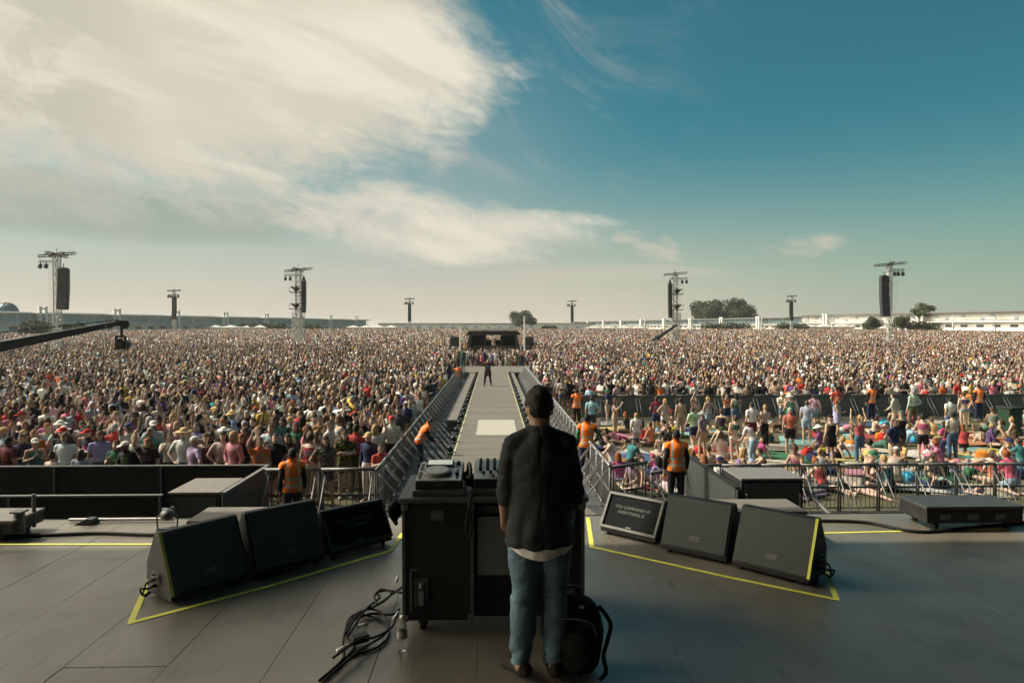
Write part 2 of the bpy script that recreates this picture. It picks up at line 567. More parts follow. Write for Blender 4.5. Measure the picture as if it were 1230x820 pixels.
def mesh_arrays(me):
    n = len(me.vertices)
    co = np.empty(n * 3, np.float32); me.vertices.foreach_get('co', co)
    no = np.empty(n * 3, np.float32); me.vertices.foreach_get('normal', no)
    return co.reshape(-1, 3), no.reshape(-1, 3)


BN = {k: i for i, k in enumerate(('torso', 'neck', 'head', 'uarm', 'farm', 'hand', 'thigh', 'calf', 'foot'))}


def classify(co, bones):
    best = np.full(len(co), 9., np.float32)
    cls = np.zeros(len(co), np.int32)
    tt = np.zeros(len(co), np.float32)
    for nm, a, b, r in bones:
        a = np.array(a, np.float32); b = np.array(b, np.float32)
        d = b - a
        t = np.clip(((co - a) @ d) / (d @ d), 0, 1)
        ds = np.linalg.norm(co - (a + t[:, None] * d), axis=1)
        q = ds - r
        w = q < best
        best[w] = q[w]; cls[w] = BN[nm]; tt[w] = t[w]
    return cls, tt


def torso_t(co, p):
    a = np.array(p['pel'], np.float32); b = np.array(p['nek'], np.float32)
    return ((co - a) @ (b - a)) / ((b - a) @ (b - a))


def region(kind, cls, t, tz):
    T = cls == 0
    UA, FA = cls == 3, cls == 4
    TH, CA, FO = cls == 6, cls == 7, cls == 8
    if kind == 'tshirt':
        return (T & (tz > -.02)) | (UA & (t < .62)) | ((cls == 1) & (t < .05))
    if kind == 'tank':
        return T & (tz > -.02) & (tz < .9)
    if kind == 'longsleeve':
        return (T & (tz > -.03)) | UA | (FA & (t < .9)) | ((cls == 1) & (t < .1))
    if kind == 'crop':
        return T & (tz > .52) & (tz < .9)
    if kind == 'vest':
        return (T & (tz > -.12)) | (UA & (t < .2)) | (TH & (t < .03))
    if kind == 'coat':
        return (T & (tz > -.4)) | UA | (FA & (t < .95)) | (TH & (t < .62))
    if kind == 'dress':
        return (T & (tz < .9)) | (TH & (t < .55))
    if kind == 'shorts':
        return (T & (tz < .14)) | (TH & (t < .62))
    if kind == 'trousers':
        return (T & (tz < .14)) | TH | (CA & (t < .96))
    if kind == 'briefs':
        return (T & (tz < .1)) | (TH & (t < .08))
    if kind == 'shoes':
        return FO
    raise KeyError(kind)


class Body:
    def __init__(self, pose, voxel=.021, fingers=False, wide=1.0):
        self.p = p = POSES[pose] if isinstance(pose, str) else pose
        bm, self.bones, self.HM = body_bm(p, fingers, wide)
        me = mesh_of('raw', bm)
        self.me = eval_mesh(me, [('REMESH', dict(mode='VOXEL', voxel_size=voxel, use_smooth_shade=True)),
                                 ('SMOOTH', dict(factor=.5, iterations=2 if not fingers else 3))])
        self.me.name = 'person_body'
        self.me.materials.clear()
        self.me.materials.append(M['skin'])
        self.co, self.no = mesh_arrays(self.me)
        self.cls, self.t = classify(self.co, self.bones)
        self.tz = torso_t(self.co, p)
        self.parts = {}

    def cloth(self, kind, off=.014, material='cloth', flare=0, wr=0, key=None, grow=None, wa=None):
        k = key or kind
        if k in self.parts:
            return self.parts[k]
        sel = region(kind, self.cls, self.t, self.tz)
        co = self.co + self.no * off
        if flare:      # drape: push the lower edge outwards and down a little
            w = np.clip(1 - self.tz / .9, 0, 1)[:, None]
            co = co + self.no * flare * w
        if wr:
            for i in np.nonzero(sel)[0]:
                c = V(self.co[i])
                a_ = wa(c) if wa else 1.0
                q = a_ * (noise.noise(V((c.x * 11 + c.z * 5, c.y * 11 - c.z * 4, c.z * 7))) + .55 * noise.noise(V((c.x * 19 + c.z * 16, c.y * 19, c.z * 24 + 4))))
                co[i] += self.no[i] * q * wr
        if grow is not None:
            co = grow(self, co, sel)
        idx = np.full(len(co), -1)
        used = np.nonzero(sel)[0]
        fs = []
        keep = set(used.tolist())
        for f in self.me.polygons:
            vs = f.vertices[:]
            if all(v in keep for v in vs):
                fs.append(vs)
        u = sorted({v for f in fs for v in f})
        mp = {v: i for i, v in enumerate(u)}
        me = bpy.data.meshes.new(kind)
        me.from_pydata([co[v].tolist() for v in u], [], [[mp[v] for v in f] for f in fs])
        me.polygons.foreach_set('use_smooth', [True] * len(me.polygons))
        me.materials.append(M[material] if isinstance(material, str) else material)
        self.parts[k] = me
        return me

    def hair(self, style):
        k = 'hair_' + style
        if k in self.parts:
            return self.parts[k]
        bm = bmesh.new()
        p = self.p
        h, HM = p['head'], self.HM.to_4x4()
        X = Matrix.Translation(h) @ HM @ Matrix.Scale(p.get('hs', 1.0), 4)           # local axes: x side, -y forward, z up
        def add(c, r, cut=None, seg=14, rg=10):
            vs = bmesh.ops.create_uvsphere(bm, u_segments=seg, v_segments=rg, radius=1,
                                           matrix=Matrix.Translation(c) @ Matrix.Diagonal((*r, 1)))['verts']
            if cut:
                dele = [v for v in vs if cut(v.co)]
                bmesh.ops.delete(bm, geom=dele, context='VERTS')
        face = lambda c: c.y < -.045 and c.z < .055
        if style == 'short':
            add(V((0, .012, .02)), (.083, .104, .112), lambda c: (c.y < -.04 and c.z < .06) or c.z < -.06 or (c.y < .03 and c.z < -.01))
        elif style == 'crop':
            add(V((0, .010, .014)), (.0845, .107, .1165), lambda c: (c.y < -.045 and c.z < .06) or c.z < -.08 or (c.y < .02 and c.z < -.02) or (abs(c.x) > .05 and c.z < -.005 and c.y < .05), 32, 24)
        elif style in ('long', 'tail', 'bun'):
            add(V((0, .016, .02)), (.091, .11, .116), lambda c: (c.y < -.04 and c.z < .05) or c.z < -.09)
            if style == 'long':
                add(V((0, .07, -.1)), (.092, .05, .18), lambda c: c.y < -.02)
                for sg in (-1, 1):
                    add(V((sg * .078, .02, -.08)), (.026, .04, .13))
            elif style == 'tail':
                add(V((0, .14, -.03)), (.03, .04, .1))
            else:
                add(V((0, .05, .14)), (.045, .045, .042))
        elif style == 'cap':
            add(V((0, .01, .045)), (.094, .112, .098), lambda c: c.z < .03)
            bmesh.ops.create_cone(bm, cap_ends=True, segments=14, radius1=.075, radius2=.07, depth=.014,
                                  matrix=Matrix.Translation((0, -.125, .045)) @ Matrix.Rotation(R(12), 4, 'X'))
        elif style == 'hat':
            add(V((0, .01, .05)), (.096, .114, .1), lambda c: c.z < .03)
            bmesh.ops.create_cone(bm, cap_ends=True, segments=18, radius1=.19, radius2=.16, depth=.03,
                                  matrix=Matrix.Translation((0, .005, .045)))
        if style in ('short', 'crop', 'long', 'tail', 'bun'):
            for v in bm.verts:
                v.co += V((noise.noise(v.co * 34), noise.noise(v.co * 34 + V((5, 0, 0))), noise.noise(v.co * 34 + V((0, 7, 0))))) * .011
        bmesh.ops.transform(bm, matrix=X, verts=bm.verts[:])
        me = mesh_of('hair', bm, True, M['hair' if style not in ('cap', 'hat') else 'cloth'])
        self.parts[k] = me
        return me


BODIES = {}


def body(pose):
    if pose not in BODIES:
        BODIES[pose] = Body(pose, .024)
    return BODIES[pose]


# colours: name -> linear rgb
TOPC = {'white': (.66, .64, .6), 'black': (.016, .016, .018), 'grey': (.22, .22, .22), 'beige': (.46, .40, .31),
        'red': (.5, .035, .03), 'pink': (.6, .18, .24), 'light blue': (.32, .46, .58), 'navy': (.025, .035, .09),
        'green': (.03, .14, .07), 'yellow': (.62, .42, .08), 'burgundy': (.16, .02, .04), 'teal': (.03, .2, .2),
        'orange': (.68, .16, .03), 'lilac': (.36, .28, .5), 'dark grey': (.06, .06, .065), 'pale pink': (.62, .42, .4),
        'mint': (.4, .56, .46), 'magenta': (.5, .04, .2), 'brown': (.14, .075, .04), 'purple': (.14, .06, .24)}
BOTC = {'black': (.016, .016, .018), 'blue denim': (.07, .12, .2), 'pale denim': (.24, .33, .42), 'beige': (.42, .34, .24),
        'dark grey': (.05, .05, .055), 'white': (.6, .58, .54), 'olive': (.1, .1, .05), 'burgundy': (.14, .02, .035), 'navy': (.02, .03, .07)}
HAIRC = {'black': (.01, .009, .008), 'dark brown': (.03, .018, .011), 'brown': (.075, .043, .022), 'blonde': (.34, .22, .1),
         'ginger': (.22, .07, .02), 'grey': (.3, .29, .28)}
SKINC = [(.44, .305, .225), (.38, .26, .185), (.52, .385, .30), (.29, .185, .125), (.48, .33, .26), (.16, .10, .07)]
HATC = {'white': (.68, .66, .6), 'black': (.015, .015, .015), 'straw': (.5, .37, .18), 'red': (.45, .04, .03), 'grey': (.3, .3, .29), 'navy': (.02, .03, .08), 'green': (.03, .13, .07)}
HAIRP = {'short': 'short {} hair', 'long': 'long {} hair', 'tail': '{} ponytail', 'bun': '{} hair bun', 'cap': '{} cap', 'hat': '{} sun hat'}
TOPN = {'tshirt': 'T-shirt', 'tank': 'tank top', 'longsleeve': 'long-sleeved top', 'crop': 'crop top', 'dress': 'dress', 'vest': 'vest', 'none': ''}
PEOPLE = []


def muted(c, s=.78, v=.9):
    l = .3 * c[0] + .5 * c[1] + .2 * c[2]
    return tuple(max(.004, v * (l + (q - l) * s)) * random.uniform(.85, 1.12) for q in c)



def person(x, y, z, rz, pose='stand', top='tshirt', topc='white', bot='shorts', botc='black', hair='short', hairc='brown',
           skin=0, s=1.0, place='', group=None, label=None, shoes=True):
    B = body(pose)
    o = link('person', B.me, None, (x, y, z), rz, SKINC[skin % len(SKINC)])
    o.scale = (s, s, s)
    o['category'] = 'person'
    if group:
        o['group'] = group
    hd = HAIRC if hair not in ('cap', 'hat') else HATC
    link('hair' if hair not in ('cap', 'hat') else 'sun_hat' if hair == 'hat' else 'cap', B.hair(hair), o, color=hd[hairc])
    nm = {'tshirt': 't_shirt', 'tank': 'tank_top', 'longsleeve': 'long_sleeved_top', 'crop': 'crop_top', 'dress': 'dress', 'vest': 'safety_vest'}
    if top == 'vest':
        link('long_sleeved_top', B.cloth('longsleeve', .01), o, color=(.02, .02, .022))
        link('safety_vest', B.cloth('vest', .035, M['hivis']), o, color=TOPC['orange'])
    elif top != 'none':
        link(nm[top], B.cloth(top, .022 if top == 'dress' else .016, flare=.03 if top == 'dress' else 0), o, color=muted(TOPC[topc]))
    if top != 'dress':
        link({'shorts': 'shorts', 'trousers': 'trousers', 'briefs': 'swim_briefs'}[bot], B.cloth(bot, .02 if bot != 'briefs' else .008), o, color=BOTC[botc])
    if shoes:
        link('shoes', B.cloth('shoes', .008), o, color=random.choice(((.5, .5, .48), (.02, .02, .02), (.1, .08, .07))))
    PEOPLE.append(dict(o=o, x=x, y=y, pose=pose, top=top, topc=topc, bot=bot, botc=botc, hair=hair, hairc=hairc, place=place, label=label, skin=skin))
    return o


def label_people():
    """every person's own label: clothes, hair, pose and place; then a neighbour where two still read alike"""
    def desc(q, k):
        t = f"in {q['topc']} {TOPN[q['top']]}" if q['top'] != 'none' else 'with bare back'
        hr = HAIRP[q['hair']].format(q['hairc'])
        bt = f"{q['botc']} {q['bot'].replace('briefs', 'swim briefs')}"
        if q['top'] == 'dress':
            bt = 'bare legs'
        a = f"person {t}, {hr}, {PHRASE[q['pose']]}, {q['place']}"
        if k == 0:
            return a
        if k == 1:
            return f"person {t}, {bt}, {PHRASE[q['pose']]}, {q['place']}"
        # neighbours
        nb = sorted((m for m in PEOPLE if m is not q), key=lambda m: (m['x'] - q['x']) ** 2 + (m['y'] - q['y']) ** 2)[k - 2]
        nt = f"{nb['topc']} {TOPN[nb['top']]}" if nb['top'] != 'none' else 'no top'
        pl = 'left crowd' if 'left crowd' in q['place'] else q['place']
        return f"person {t}, {PHRASE[q['pose']]}, beside one in {nt}, {pl}"
    todo = [q for q in PEOPLE if not q['label']]
    for q in todo:
        q['lv'] = 0
    for lv in range(0, 7):
        cnt = {}
        for q in todo:
            q['cur'] = desc(q, q['lv'])
            cnt.setdefault(q['cur'], []).append(q)
        dup = [q for v in cnt.values() if len(v) > 1 for q in v]
        if not dup or lv == 6:
            break
        for q in dup:
            q['lv'] += 1
    for q in PEOPLE:
        lab = q['label'] or q['cur']
        w = lab.split()
        q['o']['label'] = ' '.join(w[:16])


# ---- crowd baked from decimated figures -------------------------------------------------
def tri_arrays(me):
    me.calc_loop_triangles()
    f = np.empty(len(me.loop_triangles) * 3, np.int32)
    me.loop_triangles.foreach_get('vertices', f)
    return mesh_arrays(me)[0], f.reshape(-1, 3)


def lod_figure(pose, target, hairstyle):
    B = body(pose)
    n = len(B.me.polygons) * 2
    me = eval_mesh(B.me.copy(), [('DECIMATE', dict(ratio=min(1, target / n)))])
    co, f = tri_arrays(me)
    ce = co[f].mean(axis=1)
    cls, t = classify(ce, B.bones)
    tz = torso_t(ce, B.p)
    h = np.array(B.p['head'], np.float32)
    hm = np.array(B.HM, np.float32)
    lc = (ce - h) @ hm            # side, back, up
    face = (lc[:, 1] < -.035) & (lc[:, 2] < .05)
    hairsel = (cls == 2) & ~face & (lc[:, 2] > -.06)
    # puff the hair a little
    lv = (co - h) @ hm
    hv = (np.abs(lv) < .14).all(axis=1) & ((lv[:, 1] > -.03) | (lv[:, 2] > .05)) & (lv[:, 2] > -.05)
    co = co.copy()
    co[hv] += (co[hv] - h) * .1
    if hairstyle == 'long':
        q = hv & (lv[:, 1] > .03) & (lv[:, 2] < .03)
        co[q] += np.array((0, .02, -.1), np.float32)
    return co, f, cls, t, tz, hairsel


def bake_crowd(pts, rng):
    """pts: dict lod -> (n,4) x,y,z,scale.  returns one mesh"""
    POOL = {'near': (['stand', 'armsup', 'wave', 'clap', 'phone', 'crossed', 'shift'], 360),
            'mid': (['stand', 'armsup', 'wave', 'clap', 'phone'], 130),
            'far': (['stand', 'armsup', 'wave', 'clap'], 56)}
    tops = np.array([v for v in TOPC.values()], np.float32); tops[0] = (.8, .78, .73)
    tk = list(TOPC)
    wts = {'white': 6.5, 'black': 8.5, 'grey': 1.8, 'beige': 2.6, 'red': .8, 'pink': 1, 'light blue': 1, 'navy': 1, 'green': .5, 'yellow': .7,
           'burgundy': .5, 'teal': .4, 'orange': .35, 'lilac': .3, 'dark grey': 2.8, 'pale pink': .9, 'mint': .4, 'magenta': .15, 'brown': .8, 'purple': .4}
    tw = np.array([wts[k] for k in tk]); tw /= tw.sum()
    hairs = np.array([HAIRC[k] for k in ('black', 'dark brown', 'brown', 'blonde', 'ginger', 'grey')] + [(.66, .64, .6), (.45, .34, .18), (.45, .04, .03)], np.float32)
    hw = np.array([5, 6, 4, 1.8, .4, .5, 1.5, .6, .2]); hw /= hw.sum()
    bots = np.array(list(BOTC.values()), np.float32)
    skins = np.array(SKINC, np.float32)
    Vs, Fs, Cs = [], [], []
    off = 0
    for lod, P in pts.items():
        names, target = POOL[lod]
        w = np.array({'stand': 4, 'armsup': 1.3, 'wave': 1.2, 'clap': 2, 'phone': 1.2, 'crossed': 1.2}[n] if lod != 'x' else 1 for n in names) if False else \
            np.array([{'stand': 5, 'armsup': .5, 'wave': .7, 'clap': 2, 'phone': 1.0, 'crossed': 1.4, 'shift': 3}[n] for n in names], float)
        w /= w.sum()
        pick = rng.choice(len(names), len(P), p=w)
        for vi, nm in enumerate(names):
            for hs in ('short', 'long'):
                sel = np.nonzero((pick == vi) & ((rng.random(len(P)) < .5) if False else (np.arange(len(P)) % 2 == (0 if hs == 'short' else 1))))[0]
                if not len(sel):
                    continue
                co, f, cls, t, tz, hs_sel = lod_figure(nm, target, hs)
                n = len(sel)
                pp = P[sel]
                # turned towards the stage, with a spread
                th = np.arctan2(pp[:, 0], -pp[:, 1]) * 0 + rng.normal(0, .55, n)
                turn = rng.random(n) < .08
                th[turn] += math.pi
                th += np.arctan2(pp[:, 0], pp[:, 1]) * -.8
                c, s = np.cos(th), np.sin(th)
                X = co[None, :, 0] * c[:, None] - co[None, :, 1] * s[:, None]
                Y = co[None, :, 0] * s[:, None] + co[None, :, 1] * c[:, None]
                Z = np.broadcast_to(co[None, :, 2], X.shape)
                W = np.stack([X, Y, Z], -1) * pp[:, 3][:, None, None] + pp[:, None, :3]
                Vs.append(W.reshape(-1, 3).astype(np.float32))
                Fs.append((f[None] + (np.arange(n) * len(co))[:, None, None] + off).reshape(-1, 3).astype(np.int32))
                off += n * len(co)
                k = {}
                for kk in ('tshirt', 'tank', 'longsleeve'):
                    k[kk] = region(kk, cls, t, tz)
                outfit = rng.choice(3, n, p=(.62, .18, .2))
                tops_m = np.stack([k['tshirt'], k['tank'], k['longsleeve']])[outfit]     # n,faces
                bare = rng.random(n) < .05
                tops_m[bare] = False
                bm_ = np.stack([region('shorts', cls, t, tz), region('trousers', cls, t, tz)])[rng.choice(2, n)]
                col = skins[rng.choice(len(skins), n, p=(.25, .23, .22, .12, .13, .05))][:, None, :] * rng.uniform(.4, 1.05, (n, 1, 1))
                col = np.repeat(col, len(f), axis=1)
                bc = bots[rng.choice(len(bots), n)][:, None, :]
                tc = (tops[rng.choice(len(tops), n, p=tw)] * rng.uniform(.7, 1.2, (n, 1)))[:, None, :]
                hc = (hairs[rng.choice(len(hairs), n, p=hw)] * rng.uniform(.7, 1.3, (n, 1)))[:, None, :]
                col = np.where(bm_[:, :, None], bc, col)
                col = np.where(tops_m[:, :, None], tc, col)
                col = np.where(hs_sel[None, :, None], hc, col)
                a = np.ones((n * len(f), 4), np.float32)
                a[:, :3] = col.reshape(-1, 3)
                Cs.append(a)
    Vv, Ff, Cc = np.concatenate(Vs), np.concatenate(Fs), np.concatenate(Cs)
    me = bpy.data.meshes.new('crowd')
    me.vertices.add(len(Vv)); me.vertices.foreach_set('co', Vv.ravel())
    me.loops.add(len(Ff) * 3); me.loops.foreach_set('vertex_index', Ff.ravel())
    me.polygons.add(len(Ff)); me.polygons.foreach_set('loop_start', np.arange(0, len(Ff) * 3, 3, dtype=np.int32))
    at = me.attributes.new('cloth_colour', 'FLOAT_COLOR', 'FACE')
    at.data.foreach_set('color', Cc.ravel())
    me.update(calc_edges=True)
    m, nt, b = _base('crowd_clothes', .75, 0, .25)
    an = nt.nodes.new('ShaderNodeAttribute')
    an.attribute_name = 'cloth_colour'
    nt.links.new(an.outputs['Color'], b.inputs['Base Color'])
    me.materials.append(m)
    print('crowd: people', sum(len(p) for p in pts.values()), 'tris', len(Ff))
    return me
# ------------------------------------------------------------------ more materials
def mat_hivis():
    m, nt, b = _base('hivis_vest', .7, 0, .2)
    tc = nt.nodes.new('ShaderNodeTexCoord')
    sp = nt.nodes.new('ShaderNodeSeparateXYZ')
    nt.links.new(tc.outputs['Object'], sp.inputs[0])

    def band(sock, lo, hi):
        a = nt.nodes.new('ShaderNodeMath'); a.operation = 'COMPARE'
        a.inputs[1].default_value = (lo + hi) / 2; a.inputs[2].default_value = (hi - lo) / 2
        nt.links.new(sock, a.inputs[0])
        return a.outputs[0]
    ab = nt.nodes.new('ShaderNodeMath'); ab.operation = 'ABSOLUTE'
    nt.links.new(sp.outputs[0], ab.inputs[0])
    bs = [band(sp.outputs[2], 1.0, 1.05), band(sp.outputs[2], 1.13, 1.18), band(ab.outputs[0], .085, .125)]
    mx = bs[0]
    for q in bs[1:]:
        a = nt.nodes.new('ShaderNodeMath'); a.operation = 'MAXIMUM'
        nt.links.new(mx, a.inputs[0]); nt.links.new(q, a.inputs[1]); mx = a.outputs[0]
    mix = nt.nodes.new('ShaderNodeMix'); mix.data_type = 'RGBA'
    mix.inputs[6].default_value = (1.0, .2, .02, 1)
    mix.inputs[7].default_value = (.42, .4, .34, 1)
    nt.links.new(mx, mix.inputs[0])
    _vary(nt, b, mix.outputs[2], .1, _noise(nt, 9))
    _bump(nt, b, 14, .5, .03)
    return m


M['hivis'] = mat_hivis()


def mat_stage():
    m, nt, b = _base('stage_deck', .42, 0, .5)
    b.inputs['IOR'].default_value = 1.85
    tc = nt.nodes.new('ShaderNodeTexCoord')
    rgb = nt.nodes.new('ShaderNodeRGB'); rgb.outputs[0].default_value = (.15, .135, .105, 1)
    _vary(nt, b, rgb.outputs[0], .22, _noise(nt, .9, 8))
    # scuffs: thin pale and dark streaks, and trodden dust
    src = b.inputs['Base Color'].links[0].from_socket
    for (stt, lo, hi, colr, amt) in (((2.2, 26, 1), .66, .70, (.3, .27, .22), .5), ((22, 1.4, 1), .64, .70, (.025, .023, .02), .6), ((1.1, .8, 1), .5, .72, (.24, .205, .15), .45), ((.7, .9, 1), .55, .7, (.05, .045, .038), .5)):
        nn = _noise(nt, 1.6, 8, stretch=stt)
        mq = nt.nodes.new('ShaderNodeMapRange'); mq.inputs['From Min'].default_value = lo; mq.inputs['From Max'].default_value = hi; mq.inputs['To Max'].default_value = amt
        nt.links.new(nn.outputs['Fac'], mq.inputs['Value'])
        mx = nt.nodes.new('ShaderNodeMix'); mx.data_type = 'RGBA'; mx.inputs[7].default_value = (*colr, 1)
        nt.links.new(mq.outputs[0], mx.inputs[0]); nt.links.new(src, mx.inputs[6]); src = mx.outputs[2]
    nt.links.new(src, b.inputs['Base Color'])
    n2 = _noise(nt, 3.2, 9, stretch=(1, .5, 1))
    mr = nt.nodes.new('ShaderNodeMapRange')
    mr.inputs['From Min'].default_value = .3; mr.inputs['From Max'].default_value = .7
    mr.inputs['To Min'].default_value = .30; mr.inputs['To Max'].default_value = .46
    nt.links.new(n2.outputs['Fac'], mr.inputs['Value'])
    nt.links.new(mr.outputs[0], b.inputs['Roughness'])
    _bump(nt, b, 220, .12, .003)
    return m


M['stage'] = mat_stage()


def mat_runway():
    m, nt, b = _base('runway_boards', .6, 0, .35)
    rgb = nt.nodes.new('ShaderNodeRGB'); rgb.outputs[0].default_value = (.145, .132, .108, 1)
    nz = _noise(nt, 1.2, 6, stretch=(.25, 2.2, 1))
    _vary(nt, b, rgb.outputs[0], .2, nz)
    _bump(nt, b, 60, .15, .004)
    return m


M['runway'] = mat_runway()


def mat_ground():
    m, nt, b = _base('dry_field', .95, 0, .1)
    n1 = _noise(nt, .35, 8)
    cr = nt.nodes.new('ShaderNodeValToRGB')
    cr.color_ramp.elements[0].position = .35; cr.color_ramp.elements[0].color = (.06, .06, .03, 1)
    cr.color_ramp.elements[1].position = .68; cr.color_ramp.elements[1].color = (.14, .125, .075, 1)
    nt.links.new(n1.outputs['Fac'], cr.inputs[0])
    _vary(nt, b, cr.outputs[0], .25, _noise(nt, 9, 6))
    _bump(nt, b, 25, .5, .03)
    return m


M['field'] = mat_ground()

# ------------------------------------------------------------------ setting
bm = bmesh.new()
xs = [-6000, -1500, -400, -200, -100, 0, 2.7, 3.1, 3.4, 3.7, 4.0, 4.3, 4.6, 30, 60, 100, 200, 400, 1500, 6000]
ys = [-3000, -200, 0, 30] + list(range(40, 70, 3)) + list(range(70, 260, 10)) + [300, 600, 1500, 4000, 9000]
grid = [[bm.verts.new((x, y, gz(x, y))) for y in ys] for x in xs]
for i in range(len(xs) - 1):
    for j in range(len(ys) - 1):
        bm.faces.new((grid[i][j], grid[i + 1][j], grid[i + 1][j + 1], grid[i][j + 1]))
struct(obj('ground', bm, M['field'], smooth=True))

SE = 7.72           # stage front edge
bm = bmesh.new()
# deck sheets butted with 4 mm joints, their seams running away from the viewer
x = -12.55
k = 0
while x < 12.5:
    w = .655 if x < 1.2 else 2.62
    yb = -9 + (k * 1.37) % 2.4
    ycuts = [-9]
    while yb < SE - .3:
        if yb > -8.7:
            ycuts.append(yb)
        yb += 2.4 if x < 0 else 20
    ycuts.append(SE)
    for a, c in zip(ycuts, ycuts[1:]):
        dz = random.uniform(-.0012, .0012)
        box(bm, (x + w / 2, (a + c) / 2, ST - .03 + dz), (w - .0028, c - a - .0028, .06))
    x += w
    k += 1
struct(obj('stage_floor', bm, M['stage'], bevel=.001, segs=1))
bm = bmesh.new()
box(bm, (0, SE - .35, (ST - .065) / 2 - .02), (25.1, .6, ST - .13))
box(bm, (0, -.8, ST - .1), (25.1, 16.3, .06))
box(bm, (0, SE + .03, ST - .05), (25.1, .05, .095))
struct(obj('stage_base', bm, M['black_cloth']))
bm = bmesh.new()
box(bm, (-.9, 0.3, ST + 11.3), (29.4, 19.4, .5))
box(bm, (13.6, -.8, ST / 2 + 5.5), (.25, 16.4, 11 + ST))
box(bm, (-1, -9.2, ST / 2 + 5.5), (29, .25, 11 + ST))
for px_, py_ in ((-15.1, -8.5), (-15.1, 9.4), (13.2, 9.2), (-15.1, 0)):
    box(bm, (px_, py_, ST / 2 + 5.5), (.7, .7, 11 + ST))
struct(obj('stage_roof', bm, M['black_cloth']))

# runway, ramp, T-shaped end
bm = bmesh.new()
y = 18.0
while y < 57:
    n = min(y + 2.0, 57)
    box(bm, (0, (y + n) / 2, RUN - .06), (2.4, n - y - .022, .12))
    y = n
for i in range(-3, 4):
    box(bm, (i * 1.06, 61.5, RUN - .06), (1.05, 9, .12))
prism(bm, [(-1.2, SE + .05, ST - .12), (-1.2, SE + .05, ST - .01), (-1.2, 17.98, RUN), (-1.2, 17.98, RUN - .12)], (2.4, 0, 0))
struct(obj('runway_deck', bm, M['runway'], bevel=.004, segs=1))
bm = bmesh.new()
box(bm, (0, 37.5, (RUN - .13) / 2), (2.3, 38.8, RUN - .13))
box(bm, (0, 61.5, (RUN - .13) / 2), (7.3, 8.9, RUN - .13))
struct(obj('runway_base', bm, M['black_cloth']))
bm = bmesh.new()
for sx, xi, xo in ((-1, 1.5, 1.95), (1, 1.42, 1.72)):
    box(bm, (sx * (xi + xo) / 2, 42.4, RUN - .1), (xo - xi, 28.8, .1))
    box(bm, (sx * (xi + xo) / 2, 42.4, (RUN - .16) / 2), (xo - xi - .1, 28.6, RUN - .16))
struct(obj('runway_side_path', bm, M['deck_top'], bevel=.006))
bm = bmesh.new()
for sx in (-1, 1):
    box(bm, (sx * 1.17, 38, RUN + .004), (.035, 37, .006))
struct(obj('runway_edge_marking', bm, M['edge_line']))
bm = bmesh.new()
a = onz(573.5, 522.8, RUN); c = onz(616, 504.3, RUN)
box(bm, ((a.x + c.x) / 2, (a.y + c.y) / 2, RUN + .008), (c.x - a.x + .1, c.y - a.y, .012))
tag(obj('floor_panel', bm, M['white_board'], bevel=.003), 'white rectangular panel lying on the runway boards', 'panel')

bm = bmesh.new()
for a_, c_ in ((-2.5, -1.22), (1.22, 2.58)):
    box(bm, ((a_ + c_) / 2, 33, .012), (c_ - a_, 46, .016))
box(bm, (0, 11.7, .012), (30, 7.4, .016))
struct(obj('pit_floor', bm, M['black_cloth']))
# tape lines on the stage
def tape(name, pts, w=.045):
    bm = bmesh.new()
    P = [onz(px, py, ST) for px, py in pts]
    for i, (p, q) in enumerate(zip(P, P[1:])):
        d = (q - p).normalized()
        n = V((-d.y, d.x, 0)) * w / 2
        p2 = p - d * w * .4
        z = V((0, 0, .004 + .0012 * (i % 2)))
        vs = [bm.verts.new(v + z) for v in (p2 + n, p2 - n, q - n, q + n)]
        bm.faces.new(vs)
    return struct(obj(name, bm, M['yellow_tape']))


tape('floor_marking', [(186, 681), (157, 748), (320, 705), (470, 661), (484, 640)])
tape('floor_marking', [(706, 622), (711, 657), (860, 690), (1005, 720), (984, 668), (972, 667)])
tape('floor_marking', [(-60, 653.5), (186, 653.5)], .04)
tape('floor_marking', [(972, 640.5), (1290, 633)], .04)

